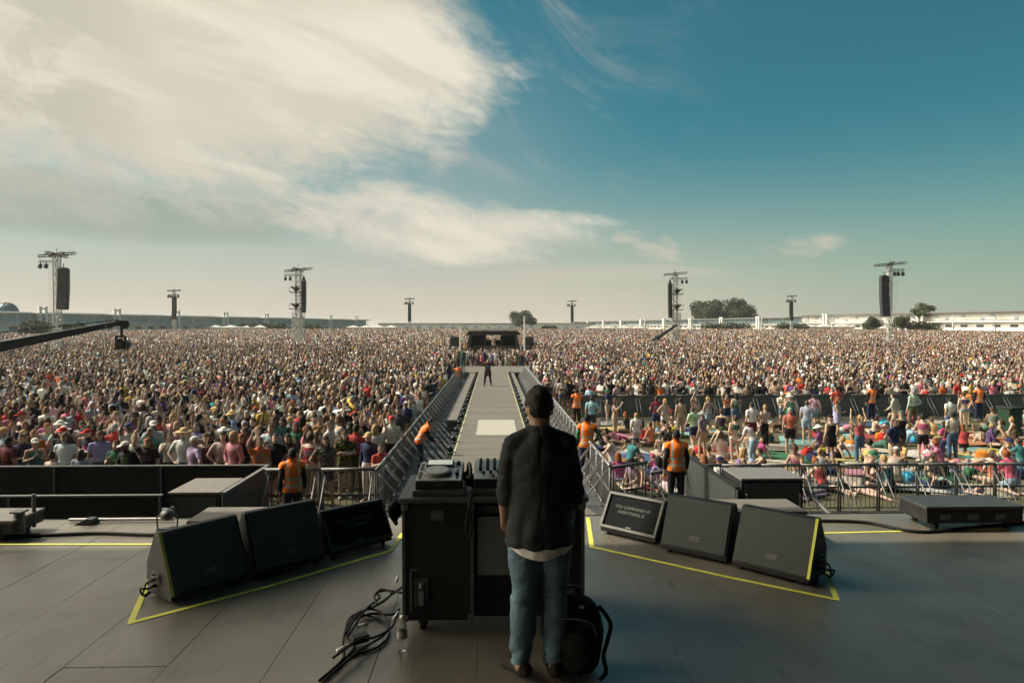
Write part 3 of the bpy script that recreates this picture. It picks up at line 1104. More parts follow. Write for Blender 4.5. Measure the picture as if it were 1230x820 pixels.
# ------------------------------------------------------------------ floor wedges
def wedge(bl, br, hgt, label, screen=False, tape_side=0, depth=.40):
    A, B = onz(*bl, ST), onz(*br, ST)
    L = (B - A).length
    ang = math.atan2(B.y - A.y, B.x - A.x)
    o = thing('prompter_monitor' if screen else 'floor_monitor', (A + B) / 2, ang, label, 'prompter screen' if screen else 'stage monitor',
              'prompter screens at the front of the stage' if screen else 'floor monitors in two angled rows')
    ty = .20
    prof = [(0, .03), (.0, .07), (ty, hgt), (ty + .06, hgt + .003), (depth, hgt * .5), (depth, .03)]
    bm = bmesh.new()
    prism(bm, [(-L / 2, y, z) for y, z in prof], (L, 0, 0))
    obj('cabinet', bm, M['black_box'], o, bevel=.008)
    up = V((0, ty, hgt - .07)).normalized()
    nr = V((0, -up.z, up.y))
    def pt(u, v, h=0.):   # u across, v up the sloping face
        return V((u, 0, .07)) + up * v + nr * h
    S = math.hypot(ty, hgt - .07)
    def panel(name, u0, u1, v0, v1, h0, h1, m, bev=.003):
        bm = bmesh.new()
        prism(bm, [pt(u0, v0, h0), pt(u1, v0, h0), pt(u1, v1, h0), pt(u0, v1, h0)], nr * (h1 - h0))
        return obj(name, bm, m, o, bevel=bev)
    if not screen:
        panel('grille', -L / 2 + .022, L / 2 - .022, .012, S - .012, -.004, .012, M['grille'])
        b = panel('badge', -.055, .045, .09, .098, .0125, .0155, M['mid_grey'], 0)
        bm = bmesh.new()          # slanted maker's mark above a thin rule
        for q in range(5):
            u = -.045 + q * .019
            prism(bm, [pt(u, .105, .0125), pt(u + .011, .105, .0125), pt(u + .022, .132, .0125), pt(u + .011, .132, .0125)], nr * .003)
        obj('badge', bm, M['galv'], o)
    else:
        fr = .028
        bm = bmesh.new()
        for (u0, u1, v0, v1) in ((-L / 2, L / 2, 0, fr), (-L / 2, L / 2, S - fr, S), (-L / 2, -L / 2 + fr, fr + .001, S - fr - .001), (L / 2 - fr, L / 2, fr + .001, S - fr - .001)):
            prism(bm, [pt(u0, v0, -.002), pt(u1, v0, -.002), pt(u1, v1, -.002), pt(u0, v1, -.002)], nr * .03)
        obj('screen_frame', bm, M['mid_grey'] if tape_side else M['dark_grey'], o, bevel=.004)
        panel('screen', -L / 2 + fr + .004, L / 2 - fr - .004, fr + .004, S - fr - .004, -.002, .010, M['screen_dark'])
        for ln, (txt, v) in enumerate((('YOU COMMAND US', .60), ('EVERYTHING IS', .46))):
            cu = bpy.data.curves.new('lettering', 'FONT')
            cu.body = txt
            cu.size = S * .115
            cu.align_x = 'CENTER'
            cu.extrude = .0008
            cu.space_character = 1.02
            tt = bpy.data.objects.new('lettering', cu)
            COL.objects.link(tt)
            bpy.context.view_layer.update()
            tm = bpy.data.meshes.new_from_object(tt.evaluated_get(bpy.context.evaluated_depsgraph_get()))
            bpy.data.objects.remove(tt)
            t = link('lettering', tm, o)
            X = Matrix((V((1, 0, 0)), up, nr)).transposed().to_4x4()
            t.matrix_local = Matrix.Translation(pt(-.02 * L, S * v, .012)) @ X
            tm.materials.clear(); tm.materials.append(M['pale_print'])
        panel('badge', -.03, .03, fr + .012, fr + .024, .0105, .012, M['pale_print'], 0)
    for sx in (-1, 1):
        bm = bmesh.new()          # side handle recess plate
        box(bm, (sx * (L / 2 + .003), depth * .6, hgt * .33), (.008, .13, .09))
        h = obj('side_plate', bm, M['dark_grey'], o, bevel=.003)
        bm = bmesh.new()
        tube(bm, spline([(sx * (L / 2 + .006), depth * .55 - .05, hgt * .36), (sx * (L / 2 + .03), depth * .55 - .04, hgt * .36), (sx * (L / 2 + .03), depth * .55 + .04, hgt * .36), (sx * (L / 2 + .006), depth * .55 + .05, hgt * .36)], 4), .007, 6)
        obj('handle', bm, M['galv_dark'], h, True)
    bm = bmesh.new()
    for sx in (-1, 1):
        for yy in (.06, depth - .07):
            cyl(bm, (sx * (L / 2 - .07), yy, 0), (sx * (L / 2 - .07), yy, .035), .022, .022, 10)
    obj('feet', bm, M['rubber'], o)
    if not screen:
        sx = -1 if bl[0] < 600 else 1
        for q in range(2):
            bm = bmesh.new()
            xo = sx * (L / 2 + .012)
            tube(bm, spline([(xo, depth * .62, hgt * .3 - q * .05), (xo + sx * .05, depth * .64, hgt * .28 - q * .05), (xo + sx * (.06 + .03 * q), depth * .7, .1), (xo + sx * .03, depth * .9, .014), (xo - sx * .1, depth * 1.15, .012), (xo - sx * .25, depth * (1.3 + .2 * q), .012)], 6), .008, 6)
            cb = obj('speaker_cable', bm, M['rubber'], o, True)
            bm = bmesh.new(); cyl(bm, (xo - sx * .008, depth * .62, hgt * .3 - q * .05), (xo + sx * .045, depth * .64, hgt * .285 - q * .05), .016, .013, 10); obj('plug', bm, M['galv'], cb, True)
    if tape_side and not screen:
        bm = bmesh.new()
        u = tape_side * (L / 2 - .006)
        prism(bm, [pt(u - .012, 0, .0135), pt(u + .012, 0, .0135), pt(u + .012, S, .0135), pt(u - .012, S, .0135)], nr * .002)
        obj('edge_tape', bm, M['yellow_tape'], o)
    return o


wedge((206, 728), (301, 697), .53, 'black floor monitor edged with yellow tape, leftmost on the stage', tape_side=-1)
wedge((306, 698), (392, 675), .54, 'black floor monitor between the yellow-taped left monitor and a prompter screen')
wedge((396, 672), (471, 652), .40, 'wedge prompter screen in a black frame, left of the black DJ desk', True)
wedge((721, 640), (788, 656), .40, 'wedge prompter screen in a grey frame, right of the DJ', True, tape_side=1)
wedge((793, 662), (873, 679), .51, 'black floor monitor between the grey-framed prompter and the right yellow-taped monitor')
wedge((879, 682), (972, 706), .53, 'black floor monitor edged with yellow tape, rightmost on the stage', tape_side=1)

# things tucked behind the wedges
def gear(name, c, s, label, cat, top='deck_top', group=None):
    """low rack with a pale lid, open front with shelves of units"""
    o = thing(name, (c[0], c[1], ST), 0, label, cat, group)
    sx, sy, sz = s
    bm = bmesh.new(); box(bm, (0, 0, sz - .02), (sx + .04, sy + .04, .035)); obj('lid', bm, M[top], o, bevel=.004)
    bm = bmesh.new()
    for a in (-1, 1):
        box(bm, (a * (sx / 2 - .012), 0, (sz - .04) / 2), (.024, sy, sz - .04))
    box(bm, (0, sy / 2 - .01, (sz - .04) / 2), (sx - .05, .02, sz - .045))
    box(bm, (0, 0, .02), (sx - .05, sy - .05, .03))
    obj('case', bm, M['black_box'], o, bevel=.003)
    for q in range(3):
        bm = bmesh.new()
        z = .07 + q * (sz - .12) / 3
        box(bm, (0, -sy / 2 + .16, z + .03), (sx - .06, .3, (sz - .14) / 3 - .012))
        u = obj('rack_unit', bm, M['dark_grey'], o, bevel=.003)
        bm = bmesh.new()
        for j in range(6):
            cyl(bm, (-sx / 2 + .1 + j * (sx - .2) / 5, -sy / 2 + .012, z + .03), (-sx / 2 + .1 + j * (sx - .2) / 5, -sy / 2 - .03, z + .025), .016, .013, 8)
        obj('plug', bm, M['galv'], u)
    return o


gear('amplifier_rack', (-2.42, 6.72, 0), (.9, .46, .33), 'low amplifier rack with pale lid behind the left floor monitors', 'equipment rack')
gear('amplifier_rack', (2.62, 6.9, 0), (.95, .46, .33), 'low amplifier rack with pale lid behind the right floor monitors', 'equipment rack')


def flat_case(c, s, label, top):
    o = thing('flat_speaker_case', (c[0], c[1], ST), 0, label, 'speaker case', 'low black cases at the stage lip')
    sx, sy, sz = s
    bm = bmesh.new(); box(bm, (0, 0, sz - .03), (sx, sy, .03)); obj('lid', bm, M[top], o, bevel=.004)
    bm = bmesh.new(); box(bm, (0, 0, (sz - .047 + .075) / 2), (sx - .02, sy - .02, sz - .047 - .075)); obj('body', bm, M['black_box'], o, bevel=.006)
    for a in (-1, 1):
        for d in (-1, 1):
            bm = bmesh.new()
            cyl(bm, (a * (sx / 2 - .14) - .02, d * (sy / 2 - .08), .036), (a * (sx / 2 - .14) + .02, d * (sy / 2 - .08), .036), .036, .036, 12)
            box(bm, (a * (sx / 2 - .14), d * (sy / 2 - .08), .066), (.07, .06, .014))
            obj('castor', bm, M['rubber'], o)
    for j in range(int(sx / .3)):
        bm = bmesh.new()
        box(bm, (-sx / 2 + .2 + j * .3, -sy / 2 - .004, sz * .55), (.11, .012, .06))
        obj('latch', bm, M['galv_dark'], o, bevel=.002)
    return o


a = onz(65, 646, ST)
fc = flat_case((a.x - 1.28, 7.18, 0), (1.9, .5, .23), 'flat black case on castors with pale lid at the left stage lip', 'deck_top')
# scaffold clamp at its end
bm = bmesh.new()
cyl(bm, (.93, -.12, .06), (.93, -.12, .26), .06, .05, 10); box(bm, (.93, -.12, .275), (.12, .12, .02)); cyl(bm, (.93, .1, .05), (.93, .1, .40), .02, .02, 8)
obj('end_clamp', bm, M['galv_dark'], fc, bevel=.004)
a, c = onz(1097, 630, ST), onz(1214, 630, ST)
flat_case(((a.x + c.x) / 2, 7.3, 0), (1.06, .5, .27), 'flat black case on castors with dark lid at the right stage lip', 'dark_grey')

# small clamped floodlight at the lip
o = thing('floor_floodlight', (onz(212, 628, ST).x, 7.35, ST), R(20), 'small hooded floodlight on a bracket at the left stage lip', 'floodlight')
bm = bmesh.new(); box(bm, (0, 0, .01), (.34, .12, .02)); tube(bm, spline([(-.15, 0, .02), (-.16, 0, .2), (-.12, 0, .24)], 4), .014, 6); tube(bm, spline([(.15, 0, .02), (.16, 0, .2), (.12, 0, .24)], 4), .014, 6)
obj('bracket', bm, M['galv_dark'], o)
bm = bmesh.new(); ell(bm, (0, .02, .24), (.12, .17, .1), 14, 10); box(bm, (0, .16, .24), (.2, .08, .16)); obj('hood', bm, M['dark_grey'], o, True)
o.scale = (.62, .62, .62)
bm = bmesh.new(); cyl(bm, (0, .17, .24), (0, .2, .24), .09, .08, 14); obj('lens', bm, M['lens'], o)
# loose cables along the lip
for nm, pts, lab in (('floor_cable', [(-20, 646), (60, 644), (120, 642), (190, 644), (235, 640)], 'black cable lying along the left lip of the stage'),
                     ('floor_cable', [(985, 627), (1040, 629), (1100, 640), (1160, 636), (1240, 628)], 'black cable curving along the right lip of the stage')):
    bm = bmesh.new()
    tube(bm, spline([onz(px, py, ST) + V((0, 0, .018)) for px, py in pts], 8), .018, 8)
    tag(obj(nm, bm, M['rubber'], smooth=True), lab, 'cable')
bm = bmesh.new(); box(bm, (onz(140, 630, ST).x, SE - .1, ST + .03), (1.15, .045, .03))
tag(obj('cable_duct', bm, M['aluminium'], bevel=.008), 'pale metal cable duct on the left stage lip', 'cable duct')
bm = bmesh.new(); prism(bm, [(0, 0, 0), (.34, 0, 0), (.3, 0, .09), (.2, 0, .1)], (0, .16, 0))
o = tag(obj('door_wedge', bm, M['dark_grey'], bevel=.01), 'dark wedge block beside the pale duct on the left lip', 'wedge')
o.location = (onz(80, 634, ST).x, SE - .22, ST); o.scale = (.7, .7, .7)

# ------------------------------------------------------------------ DJ desk
desk = thing('dj_desk', (0, 4.74, ST), 0, 'black DJ flight-case desk on castors at the centre of the stage', 'desk')
X0, X1, D = -.636, .64, .74
bm = bmesh.new(); box(bm, (0, D / 2, .948), (X1 - X0 + .03, D + .03, .035)); obj('desk_top', bm, M['dark_grey'], desk, bevel=.006)
bm = bmesh.new()
for zz in (.966,):
    box(bm, (0, -.02, zz - .018), (X1 - X0 + .04, .012, .03))
for xx in (X0 - .02, X1 + .02):
    box(bm, (xx, D / 2, .948), (.012, D + .02, .03))
obj('edge_rail', bm, M['galv_dark'], desk, bevel=.003)
bm = bmesh.new()
box(bm, ((X0 - .135) / 2, D / 2, .515), (-.135 - X0, D, .825))
box(bm, ((X1 + .40) / 2, D / 2, .515), (X1 - .40, D, .825))
box(bm, (.1325, D / 2 + .03, .515), (.53, D - .06, .825))
obj('case_body', bm, M['black_box'], desk, bevel=.008)
bm = bmesh.new(); box(bm, (.14, .018, .62), (.5, .016, .41)); obj('front_panel', bm, M['mid_grey'], desk, bevel=.003)
bm = bmesh.new(); box(bm, (.14, .026, .875), (.52, .02, .05)); obj('shelf_rail', bm, M['dark_grey'], desk, bevel=.003)
for xx in (X0 + .02, -.155, .42, X1 - .02):
    for zz in (.125, .905):
        bm = bmesh.new(); box(bm, (xx, -.011, zz), (.05, .012, .05)); cyl(bm, (xx, -.016, zz), (xx, -.022, zz), .012, .01, 10); obj('corner_cap', bm, M['galv'], desk, bevel=.003)
for xx, zz in ((-.39, .84), (.53, .84), (.53, .3)):
    bm = bmesh.new(); box(bm, (xx, -.006, zz), (.09, .01, .07)); lp_ = obj('butterfly_latch', bm, M['galv_dark'], desk, bevel=.003)
    bm = bmesh.new(); box(bm, (xx, -.014, zz), (.05, .01, .018)); obj('latch_wing', bm, M['galv'], lp_, bevel=.002)
for xx in (X0 + .012, -.147, .413, X1 - .012):
    bm = bmesh.new(); box(bm, (xx, -.003, .515), (.022, .012, .82)); obj('corner_rail', bm, M['galv_dark'], desk, bevel=.002)
bm = bmesh.new(); box(bm, (-.50, -.008, .31), (.10, .012, .2)); pl = obj('latch_plate', bm, M['dark_grey'], desk, bevel=.004)
bm = bmesh.new(); cyl(bm, (-.50, -.02, .34), (-.50, -.02, .38), .018, .018, 10); box(bm, (-.50, -.02, .27), (.035, .014, .1)); obj('latch', bm, M['mid_grey'], pl, bevel=.003)
bm = bmesh.new(); box(bm, (-.575, -.008, .32), (.012, .008, .3)); box(bm, (-.555, -.008, .465), (.05, .008, .01)); obj('hinge_strip', bm, M['mid_grey'], desk)
for sx in (-1, 1):
    for yy in (.12, D - .12):
        t = bmesh.new()
        cyl(t, (sx * .5 - .02, yy, .05), (sx * .5 + .02, yy, .05), .05, .05, 16)
        w = obj('castor', t, M['rubber'], desk)
        t = bmesh.new()
        box(t, (sx * .5, yy, .093), (.1, .1, .012))
        for q in (-1, 1):
            box(t, (sx * .5 + q * .03, yy, .065), (.008, .05, .06))
        obj('fork', t, M['galv'], w, bevel=.002)
# cloth flap at the left corner
bm = bmesh.new()
g = []
for i in range(9):
    row = []
    for j in range(6):
        u, v = i / 8, j / 5
        x = X0 - .02 - .075 * math.sin(u * 2.6) * (1 - .3 * v) - .012 * math.sin(v * 9 + u * 5)
        row.append(bm.verts.new((x, .02 + v * .45, .965 - u * .2)))
    g.append(row)
for i in range(8):
    for j in range(5):
        bm.faces.new((g[i][j], g[i][j + 1], g[i + 1][j + 1], g[i + 1][j]))
fl = obj('side_flap', bm, M['black_cloth'], desk, True)
md = fl.modifiers.new('thick', 'SOLIDIFY'); md.thickness = .02

# players and mixer on the desk
def player(x, label):
    o = thing('media_player', (x, 4.74 + .04, ST + .966), 0, label, 'media player', 'media players on the DJ desk')
    bm = bmesh.new(); box(bm, (0, .22, .02), (.37, .44, .04)); obj('tray', bm, M['galv_dark'], o, bevel=.006)
    tilt = Matrix.Translation((0, .01, .042)) @ Matrix.Rotation(R(8), 4, 'X')
    def part(name, m, f, parent=o, bev=.003, smooth=False):
        bm = bmesh.new(); f(bm); bmesh.ops.transform(bm, matrix=tilt, verts=bm.verts[:])
        return obj(name, bm, m, parent, smooth, bev)
    part('housing', M['black_box'], lambda b: box(b, (0, .2, .03), (.33, .4, .06)), bev=.008)
    part('face_plate', M['steel_plate'], lambda b: box(b, (0, .2, .0645), (.318, .388, .009)))
    j = part('jog_wheel', M['mid_grey'], lambda b: cyl(b, (-.02, .15, .069), (-.02, .15, .09), .105, .1, 40))
    part('jog_ring', M['galv'], lambda b: (cyl(b, (-.02, .15, .09), (-.02, .15, .093), .1, .096, 40)), j, 0)
    part('jog_disc', M['steel_plate'], lambda b: cyl(b, (-.02, .15, .093), (-.02, .15, .096), .08, .08, 40), j, 0)
    part('screen_hood', M['black_box'], lambda b: box(b, (-.01, .325, .078), (.2, .115, .02)))
    part('screen', M['lcd'], lambda b: box(b, (-.01, .325, .0895), (.18, .095, .004)), bev=0)
    def btn(b):
        for q in range(3):
            cyl(b, (-.14, .06 + q * .045, .069), (-.14, .06 + q * .045, .078), .015, .014, 12)
        for q in range(4):
            box(b, (-.138, .22 + q * .035, .072), (.024, .018, .008))
        for q in range(3):
            box(b, (.07 + q * .022, .27, .072), (.016, .012, .008))
    part('buttons', M['galv'], btn, bev=.001)
    part('pitch_fader', M['black_box'], lambda b: (box(b, (.125, .13, .070), (.014, .2, .004)), box(b, (.125, .11, .08), (.026, .016, .022))), bev=.002)
    part('knob', M['rubber'], lambda b: cyl(b, (.125, .33, .069), (.125, .33, .095), .017, .014, 16))
    part('front_label', M['galv'], lambda b: box(b, (0, -.0015, .035), (.03, .003, .006)), bev=0)
    return o


m, nt, b = _base('player_display', .25, 0, .5)
b.inputs['Base Color'].default_value = (.5, .5, .44, 1)
b.inputs['Emission Color'].default_value = (.85, .9, .75, 1); b.inputs['Emission Strength'].default_value = .35
nz = _noise(nt, 30, 2, stretch=(1, 4, 1)); cr = nt.nodes.new('ShaderNodeValToRGB')
cr.color_ramp.elements[0].color = (.35, .36, .3, 1); cr.color_ramp.elements[1].color = (.7, .68, .55, 1)
nt.links.new(nz.outputs['Fac'], cr.inputs[0]); nt.links.new(cr.outputs[0], b.inputs['Base Color'])
M['lcd'] = m
player(-.385, 'grey media player with lit display, left of the mixer on the desk')
player(.43, 'media player mostly hidden behind the DJ, right of the mixer')
o = thing('dj_mixer', (.02, 4.80, ST + .966), 0, 'black DJ mixer with rows of knobs and faders on the desk', 'mixer')
bm = bmesh.new(); box(bm, (0, .21, .02), (.36, .42, .04)); obj('tray', bm, M['galv_dark'], o, bevel=.006)
tilt = Matrix.Translation((0, .01, .042)) @ Matrix.Rotation(R(9), 4, 'X')
def mpart(name, m, f, bev=.002):
    bm = bmesh.new(); f(bm); bmesh.ops.transform(bm, matrix=tilt, verts=bm.verts[:]); return obj(name, bm, m, o, bevel=bev)
mpart('housing', M['black_box'], lambda b: box(b, (0, .2, .035), (.32, .4, .07)), .006)
mpart('face_plate', M['steel_plate'], lambda b: box(b, (0, .2, .0735), (.312, .392, .007)))
for i in range(5):
    for j in range(6):
        x = -.115 + i * .052
        mpart('knob', M['rubber'], lambda b: cyl(b, (x, .17 + j * .037, .077), (x, .17 + j * .037, .098), .0125, .0095, 10), 0)
for j in range(5):
    mpart('knob', M['rubber'], lambda b: cyl(b, (.138, .06 + j * .06, .077), (.138, .06 + j * .06, .1), .013, .01, 10), 0)
def fd(b):
    for i in range(4):
        x = -.09 + i * .052
        box(b, (x, .1, .0785), (.008, .09, .003)); box(b, (x, .09 + .012 * (i % 3), .088), (.02, .014, .02))
    box(b, (-.01, .03, .0785), (.1, .008, .003)); box(b, (-.02, .03, .088), (.014, .022, .02))
mpart('faders', M['black_box'], fd)
mpart('meter', M['galv'], lambda b: box(b, (.105, .27, .079), (.018, .13, .004)), 0)
# headphones between player and mixer
o = thing('headphones', (-.175, 4.98, ST + 1.0), R(10), 'black headphones lying between the media player and the mixer', 'headphones')
bm = bmesh.new(); tube(bm, [(0, math.cos(t) * .085 , .07 + math.sin(t) * .085) for t in [math.pi * i / 14 for i in range(15)]], .012, 8); obj('headband', bm, M['dark_grey'], o, True)
for s_ in (-1, 1):
    bm = bmesh.new(); ell(bm, (0, s_ * .078, .045), (.042, .022, .045), 14, 10); obj('ear_cup', bm, M['dark_grey'], o, True)
# hanging cables in front of the desk
bm = bmesh.new()
tube(bm, spline([(-.155, 4.9, ST + .98), (-.16, 4.71, ST + .96), (-.165, 4.70, ST + .88), (-.15, 4.7, ST + .77), (-.175, 4.7, ST + .70), (-.19, 4.71, ST + .78), (-.17, 4.7, ST + .9), (-.14, 4.76, ST + .985)], 8), .009, 8)
tag(obj('hanging_cable', bm, M['rubber'], smooth=True), 'black cable loop hanging over the front edge of the desk', 'cable')

# cables on the floor left of the desk
def floor_pts(pts, z=.012):
    return [onz(px, py, ST) + V((0, 0, z)) for px, py in pts]
o = thing('cable_coil', onz(440, 745, ST), 0, 'tangle of black cables with white connectors on the floor left of the desk', 'cables')
og = onz(440, 745, ST)
loops = [[(385, 819), (425, 780), (415, 760), (425, 740), (455, 745), (468, 760), (455, 778), (420, 790)],
         [(383, 822), (412, 795), (412, 775), (420, 752), (445, 741), (470, 742), (480, 735)],
         [(392, 822), (432, 788), (462, 768), (466, 752), (450, 738), (430, 742), (418, 758)],
         [(415, 770), (432, 745), (452, 735), (470, 722), (484, 712)],
         [(418, 775), (440, 742), (456, 728), (452, 722), (466, 719), (483, 722)],
         [(453, 738), (450, 728), (458, 720), (470, 724), (462, 734), (448, 742)],
         [(400, 808), (430, 786), (450, 782), (470, 770), (478, 752)]]
for i, l in enumerate(loops):
    bm = bmesh.new()
    P = [p - og for p in floor_pts(l, .012 + .014 * i)]
    tube(bm, spline(P, 9), .0085, 7)
    obj('cable', bm, M['rubber'], o, True)
for px, py, rz in ((412, 788, .7), (434, 760, .4), (476, 748, 1.3), (477, 703, 1.5)):
    bm = bmesh.new()
    p = onz(px, py, ST) - og
    c_, s_ = math.cos(rz), math.sin(rz)
    cyl(bm, p + V((-.045 * c_, -.045 * s_, .05)), p + V((.045 * c_, .045 * s_, .06)), .013, .012, 10)
    obj('connector', bm, M['white_paint'], o, True)
bm = bmesh.new(); p = onz(432, 775, ST) - og; box(bm, p + V((0, 0, .05)), (.12, .07, .05), .6); obj('junction_box', bm, M['black_box'], o, bevel=.008)
# water bottle
m, nt, b = _base('clear_plastic', .08, 0, .5)
b.inputs['Transmission Weight'].default_value = .85; b.inputs['Base Color'].default_value = (.88, .9, .88, 1); b.inputs['IOR'].default_value = 1.25
M['clear'] = m
p = onz(483, 780, ST)
o = thing('water_bottle', p, 0, 'clear plastic water bottle with pale label standing by the desk', 'bottle')
bm = bmesh.new()
prof = [(.0, .03), (.012, .034), (.05, .035), (.06, .032), (.07, .035), (.14, .035), (.165, .03), (.195, .014), (.215, .013)]
tube(bm, [(0, 0, z) for z, r in prof], [r for z, r in prof], 16); obj('bottle_body', bm, M['clear'], o, True)
bm = bmesh.new(); cyl(bm, (0, 0, .085), (0, 0, .135), .0362, .0362, 20, cap=False); obj('label_band', bm, M['white_board'], o, True)
bm = bmesh.new(); cyl(bm, (0, 0, .21), (0, 0, .23), .0155, .015, 14); obj('bottle_cap', bm, M['white_paint'], o, True)

# backpack
bp = onz(697, 806, ST)
bp.x -= .05
o = thing('backpack', bp, R(-10), 'black backpack standing on the stage floor right of the DJ', 'backpack')
bm = bmesh.new()
box(bm, (0, .02, .26), (.36, .24, .5))
bmesh.ops.subdivide_edges(bm, edges=bm.edges[:], cuts=7, use_grid_fill=True)
for v in bm.verts:
    c = v.co - V((0, .02, .26))
    q = V((c.x / .18, c.y / .12, c.z / .25))
    r4 = (abs(q.x) ** 4 + abs(q.y) ** 4 + abs(q.z) ** 4) ** .25
    k = 1 / max(r4, .01) * max(abs(q.x), abs(q.y), abs(q.z))
    v.co = V((0, .02, .26)) + V((c.x * k * (1 - .16 * max(0, q.z)), c.y * k * (1 + .15 * (-q.z)), c.z * k))
    v.co.x += .05 * max(0, v.co.z - .2) ** 1.0 * 1.0; v.co.z -= .12 * max(0, v.co.x) * (v.co.z > .3)
    v.co += v.co.normalized() * (noise.noise(v.co * 9) * .02 + noise.noise(v.co * 24) * .007)
obj('pack_body', bm, M['black_cloth'], o, True); o.scale = (1.02, 1.0, .92)
bm = bmesh.new(); ell(bm, (.035, -.11, .19), (.115, .055, .14), 16, 12)
for v in bm.verts:
    v.co += V((1, 1, 1)) * noise.noise(v.co * 14) * .008
obj('front_pocket', bm, M['black_cloth'], o, True)
bm = bmesh.new(); tube(bm, spline([(-.05, .04, .49), (-.04, .04, .56), (.04, .04, .56), (.05, .04, .49)], 5), .011, 6); obj('carry_handle', bm, M['dark_grey'], o, True)
bm = bmesh.new(); tube(bm, spline([(.16, .05, .44), (.23, .02, .34), (.215, -.0, .24), (.19, -.03, .14), (.205, -.06, .05), (.17, -.11, .022)], 6), .013, 6); obj('shoulder_strap', bm, M['black_cloth'], o, True)
bm = bmesh.new(); tube(bm, spline([(-.15, -.1, .3), (-.12, -.14, .4), (0, -.15, .43), (.12, -.14, .4), (.15, -.1, .3)], 6), .005, 5); z_ = obj('zip', bm, M['galv_dark'], o, True)
for a_, b_ in (((.06, -.10, .49), (.03, .012, .02)), ((-.07, -.1, .47), (.02, .012, .03))):
    bm = bmesh.new(); box(bm, a_, b_); obj('buckle', bm, M['galv'], o, bevel=.003)
# ------------------------------------------------------------------ barriers
def barrier_proto(style, m_frame, m_panel, w=1.0):
    """one crowd barrier, 1 m wide, its back (braces, foot plate) towards local -y"""
    o = thing('crowd_barrier')
    bm = bmesh.new()
    for sx in (-1, 1):
        cyl(bm, (sx * (w / 2 - .03), 0, .02), (sx * (w / 2 - .03), 0, 1.17), .024, .024, 8)
    cyl(bm, (-w / 2 + .03, 0, .1), (w / 2 - .03, 0, .1), .02, .02, 8)
    obj('frame', bm, m_frame, o, True)
    bm = bmesh.new(); tube(bm, [(-w / 2, 0, 1.19), (w / 2, 0, 1.19)], .036, 10); obj('top_rail', bm, m_frame, o, True)
    bm = bmesh.new()
    if style == 'bars':
        for i in range(1, 9):
            cyl(bm, (-w / 2 + i * w / 9, .004, .1), (-w / 2 + i * w / 9, .004, 1.17), .010, .010, 6)
        box(bm, (0, .0, .62), (w - .08, .02, .05))
    else:
        box(bm, (0, .012, .64), (w - .05, .012, 1.04))
        for i in range(1, 6):
            box(bm, (-w / 2 + i * w / 6, -.002, .64), (.02, .012, 1.0))
        if style == 'mesh':
            box(bm, (0, -.003, .66), (w - .08, .016, .04))
    obj('panel', bm, m_panel, o)
    if style != 'sheet':
        bm = bmesh.new(); box(bm, (0, -.5, .012), (w - .03, 1.0, .02)); obj('foot_plate', bm, m_panel if style == 'mesh' else M['galv_dark'], o)
        for sx in (-1, 1):
            bm = bmesh.new(); cyl(bm, (sx * (w / 2 - .09), -.03, 1.08), (sx * (w / 2 - .09), -.92, .03), .017, .017, 8); obj('brace', bm, m_frame, o, True)
    return o


def run(style, mf, mp, p0, p1, label, group, w=1.0, z=None):
    """a straight run of barriers from p0 to p1, the braces to the right of the walking direction"""
    p0, p1 = V(p0), V(p1)
    n = max(1, round((p1 - p0).length / w))
    d = (p1 - p0) / n
    proto = barrier_proto(style, mf, mp, w)
    ang = math.atan2(d.y, d.x)
    for i in range(n):
        o = proto if i == 0 else copy_tree(proto)
        c = p0 + d * (i + .5)
        o.location = (c.x, c.y, gz(c.x, c.y))
        o.rotation_euler = (0, 0, ang)
        tag(o, label, 'barrier', group)


BL, BR = -2.55, 2.62
run('bars', M['galv'], M['galv'], (BL, 14.95), (BL, 55.95), 'grey barred barrier in the line along the left of the runway', 'barriers left of the runway', 1.0)
# mirrored so that its braces face the runway pit
run('bars', M['galv'], M['galv'], (BR, 55.2), (BR, 15.2), 'grey barred barrier in the line along the right of the runway', 'barriers right of the runway', 1.0)
run('bars', M['galv'], M['galv_dark'], (-5.0, 15.0), (BL, 15.0), 'barred barrier between the black pit box and the left runway barriers', 'barriers in front of the left crowd', 1.2)
run('bars', M['dark_bar'] if 'dark_bar' in M else M['galv_dark'], M['galv_dark'], (BR, 15.25), (4.62, 16.3), 'dark barred barrier between the right runway barriers and the grey pit wall', 'barriers beside the right pit', 1.0)
run('bars', M['galv'], M['galv_dark'], (4.72, 16.9), (16.72, 16.9), 'dark barred barrier with pale braces in front of the sunbathers', 'barriers in front of the sunbathing lawn')
run('mesh', M['galv_dark'], M['barrier_sheet'], (4.3, 34.4), (32.3, 34.4), 'dark panelled barrier dividing the sunbathing lawn from the standing crowd', 'barriers behind the sunbathing lawn')


def pit_wall(name, pts, z1, mtop, mface, label, thick=.05):
    o = thing(name, pts[0], 0, label, 'pit wall')
    p0 = V((*pts[0][:2], 0))
    bm = bmesh.new(); bt = bmesh.new()
    P = [V((*p[:2], 0)) - p0 for p in pts]
    for a, c in zip(P, P[1:]):
        L = (c - a).length; ang = math.atan2(c.y - a.y, c.x - a.x); m = (a + c) / 2
        box(bm, (m.x, m.y, z1 / 2), (L, thick, z1), ang)
        box(bt, (m.x, m.y, z1 + .018), (L + thick, thick + .03, .03), ang)
    obj('panel', bm, mface, o); obj('top_rail', bt, mtop, o)
    bm = bmesh.new()
    for a, c in zip(P, P[1:]):
        n = max(1, round((c - a).length / 2.45))
        for i in range(n + 1):
            q = a + (c - a) * (i / n)
            cyl(bm, q + V((0, -.05, 0)), q + V((0, -.05, z1 - .01)), .022, .022, 8)
    obj('posts', bm, M['galv_dark'], o)
    return o


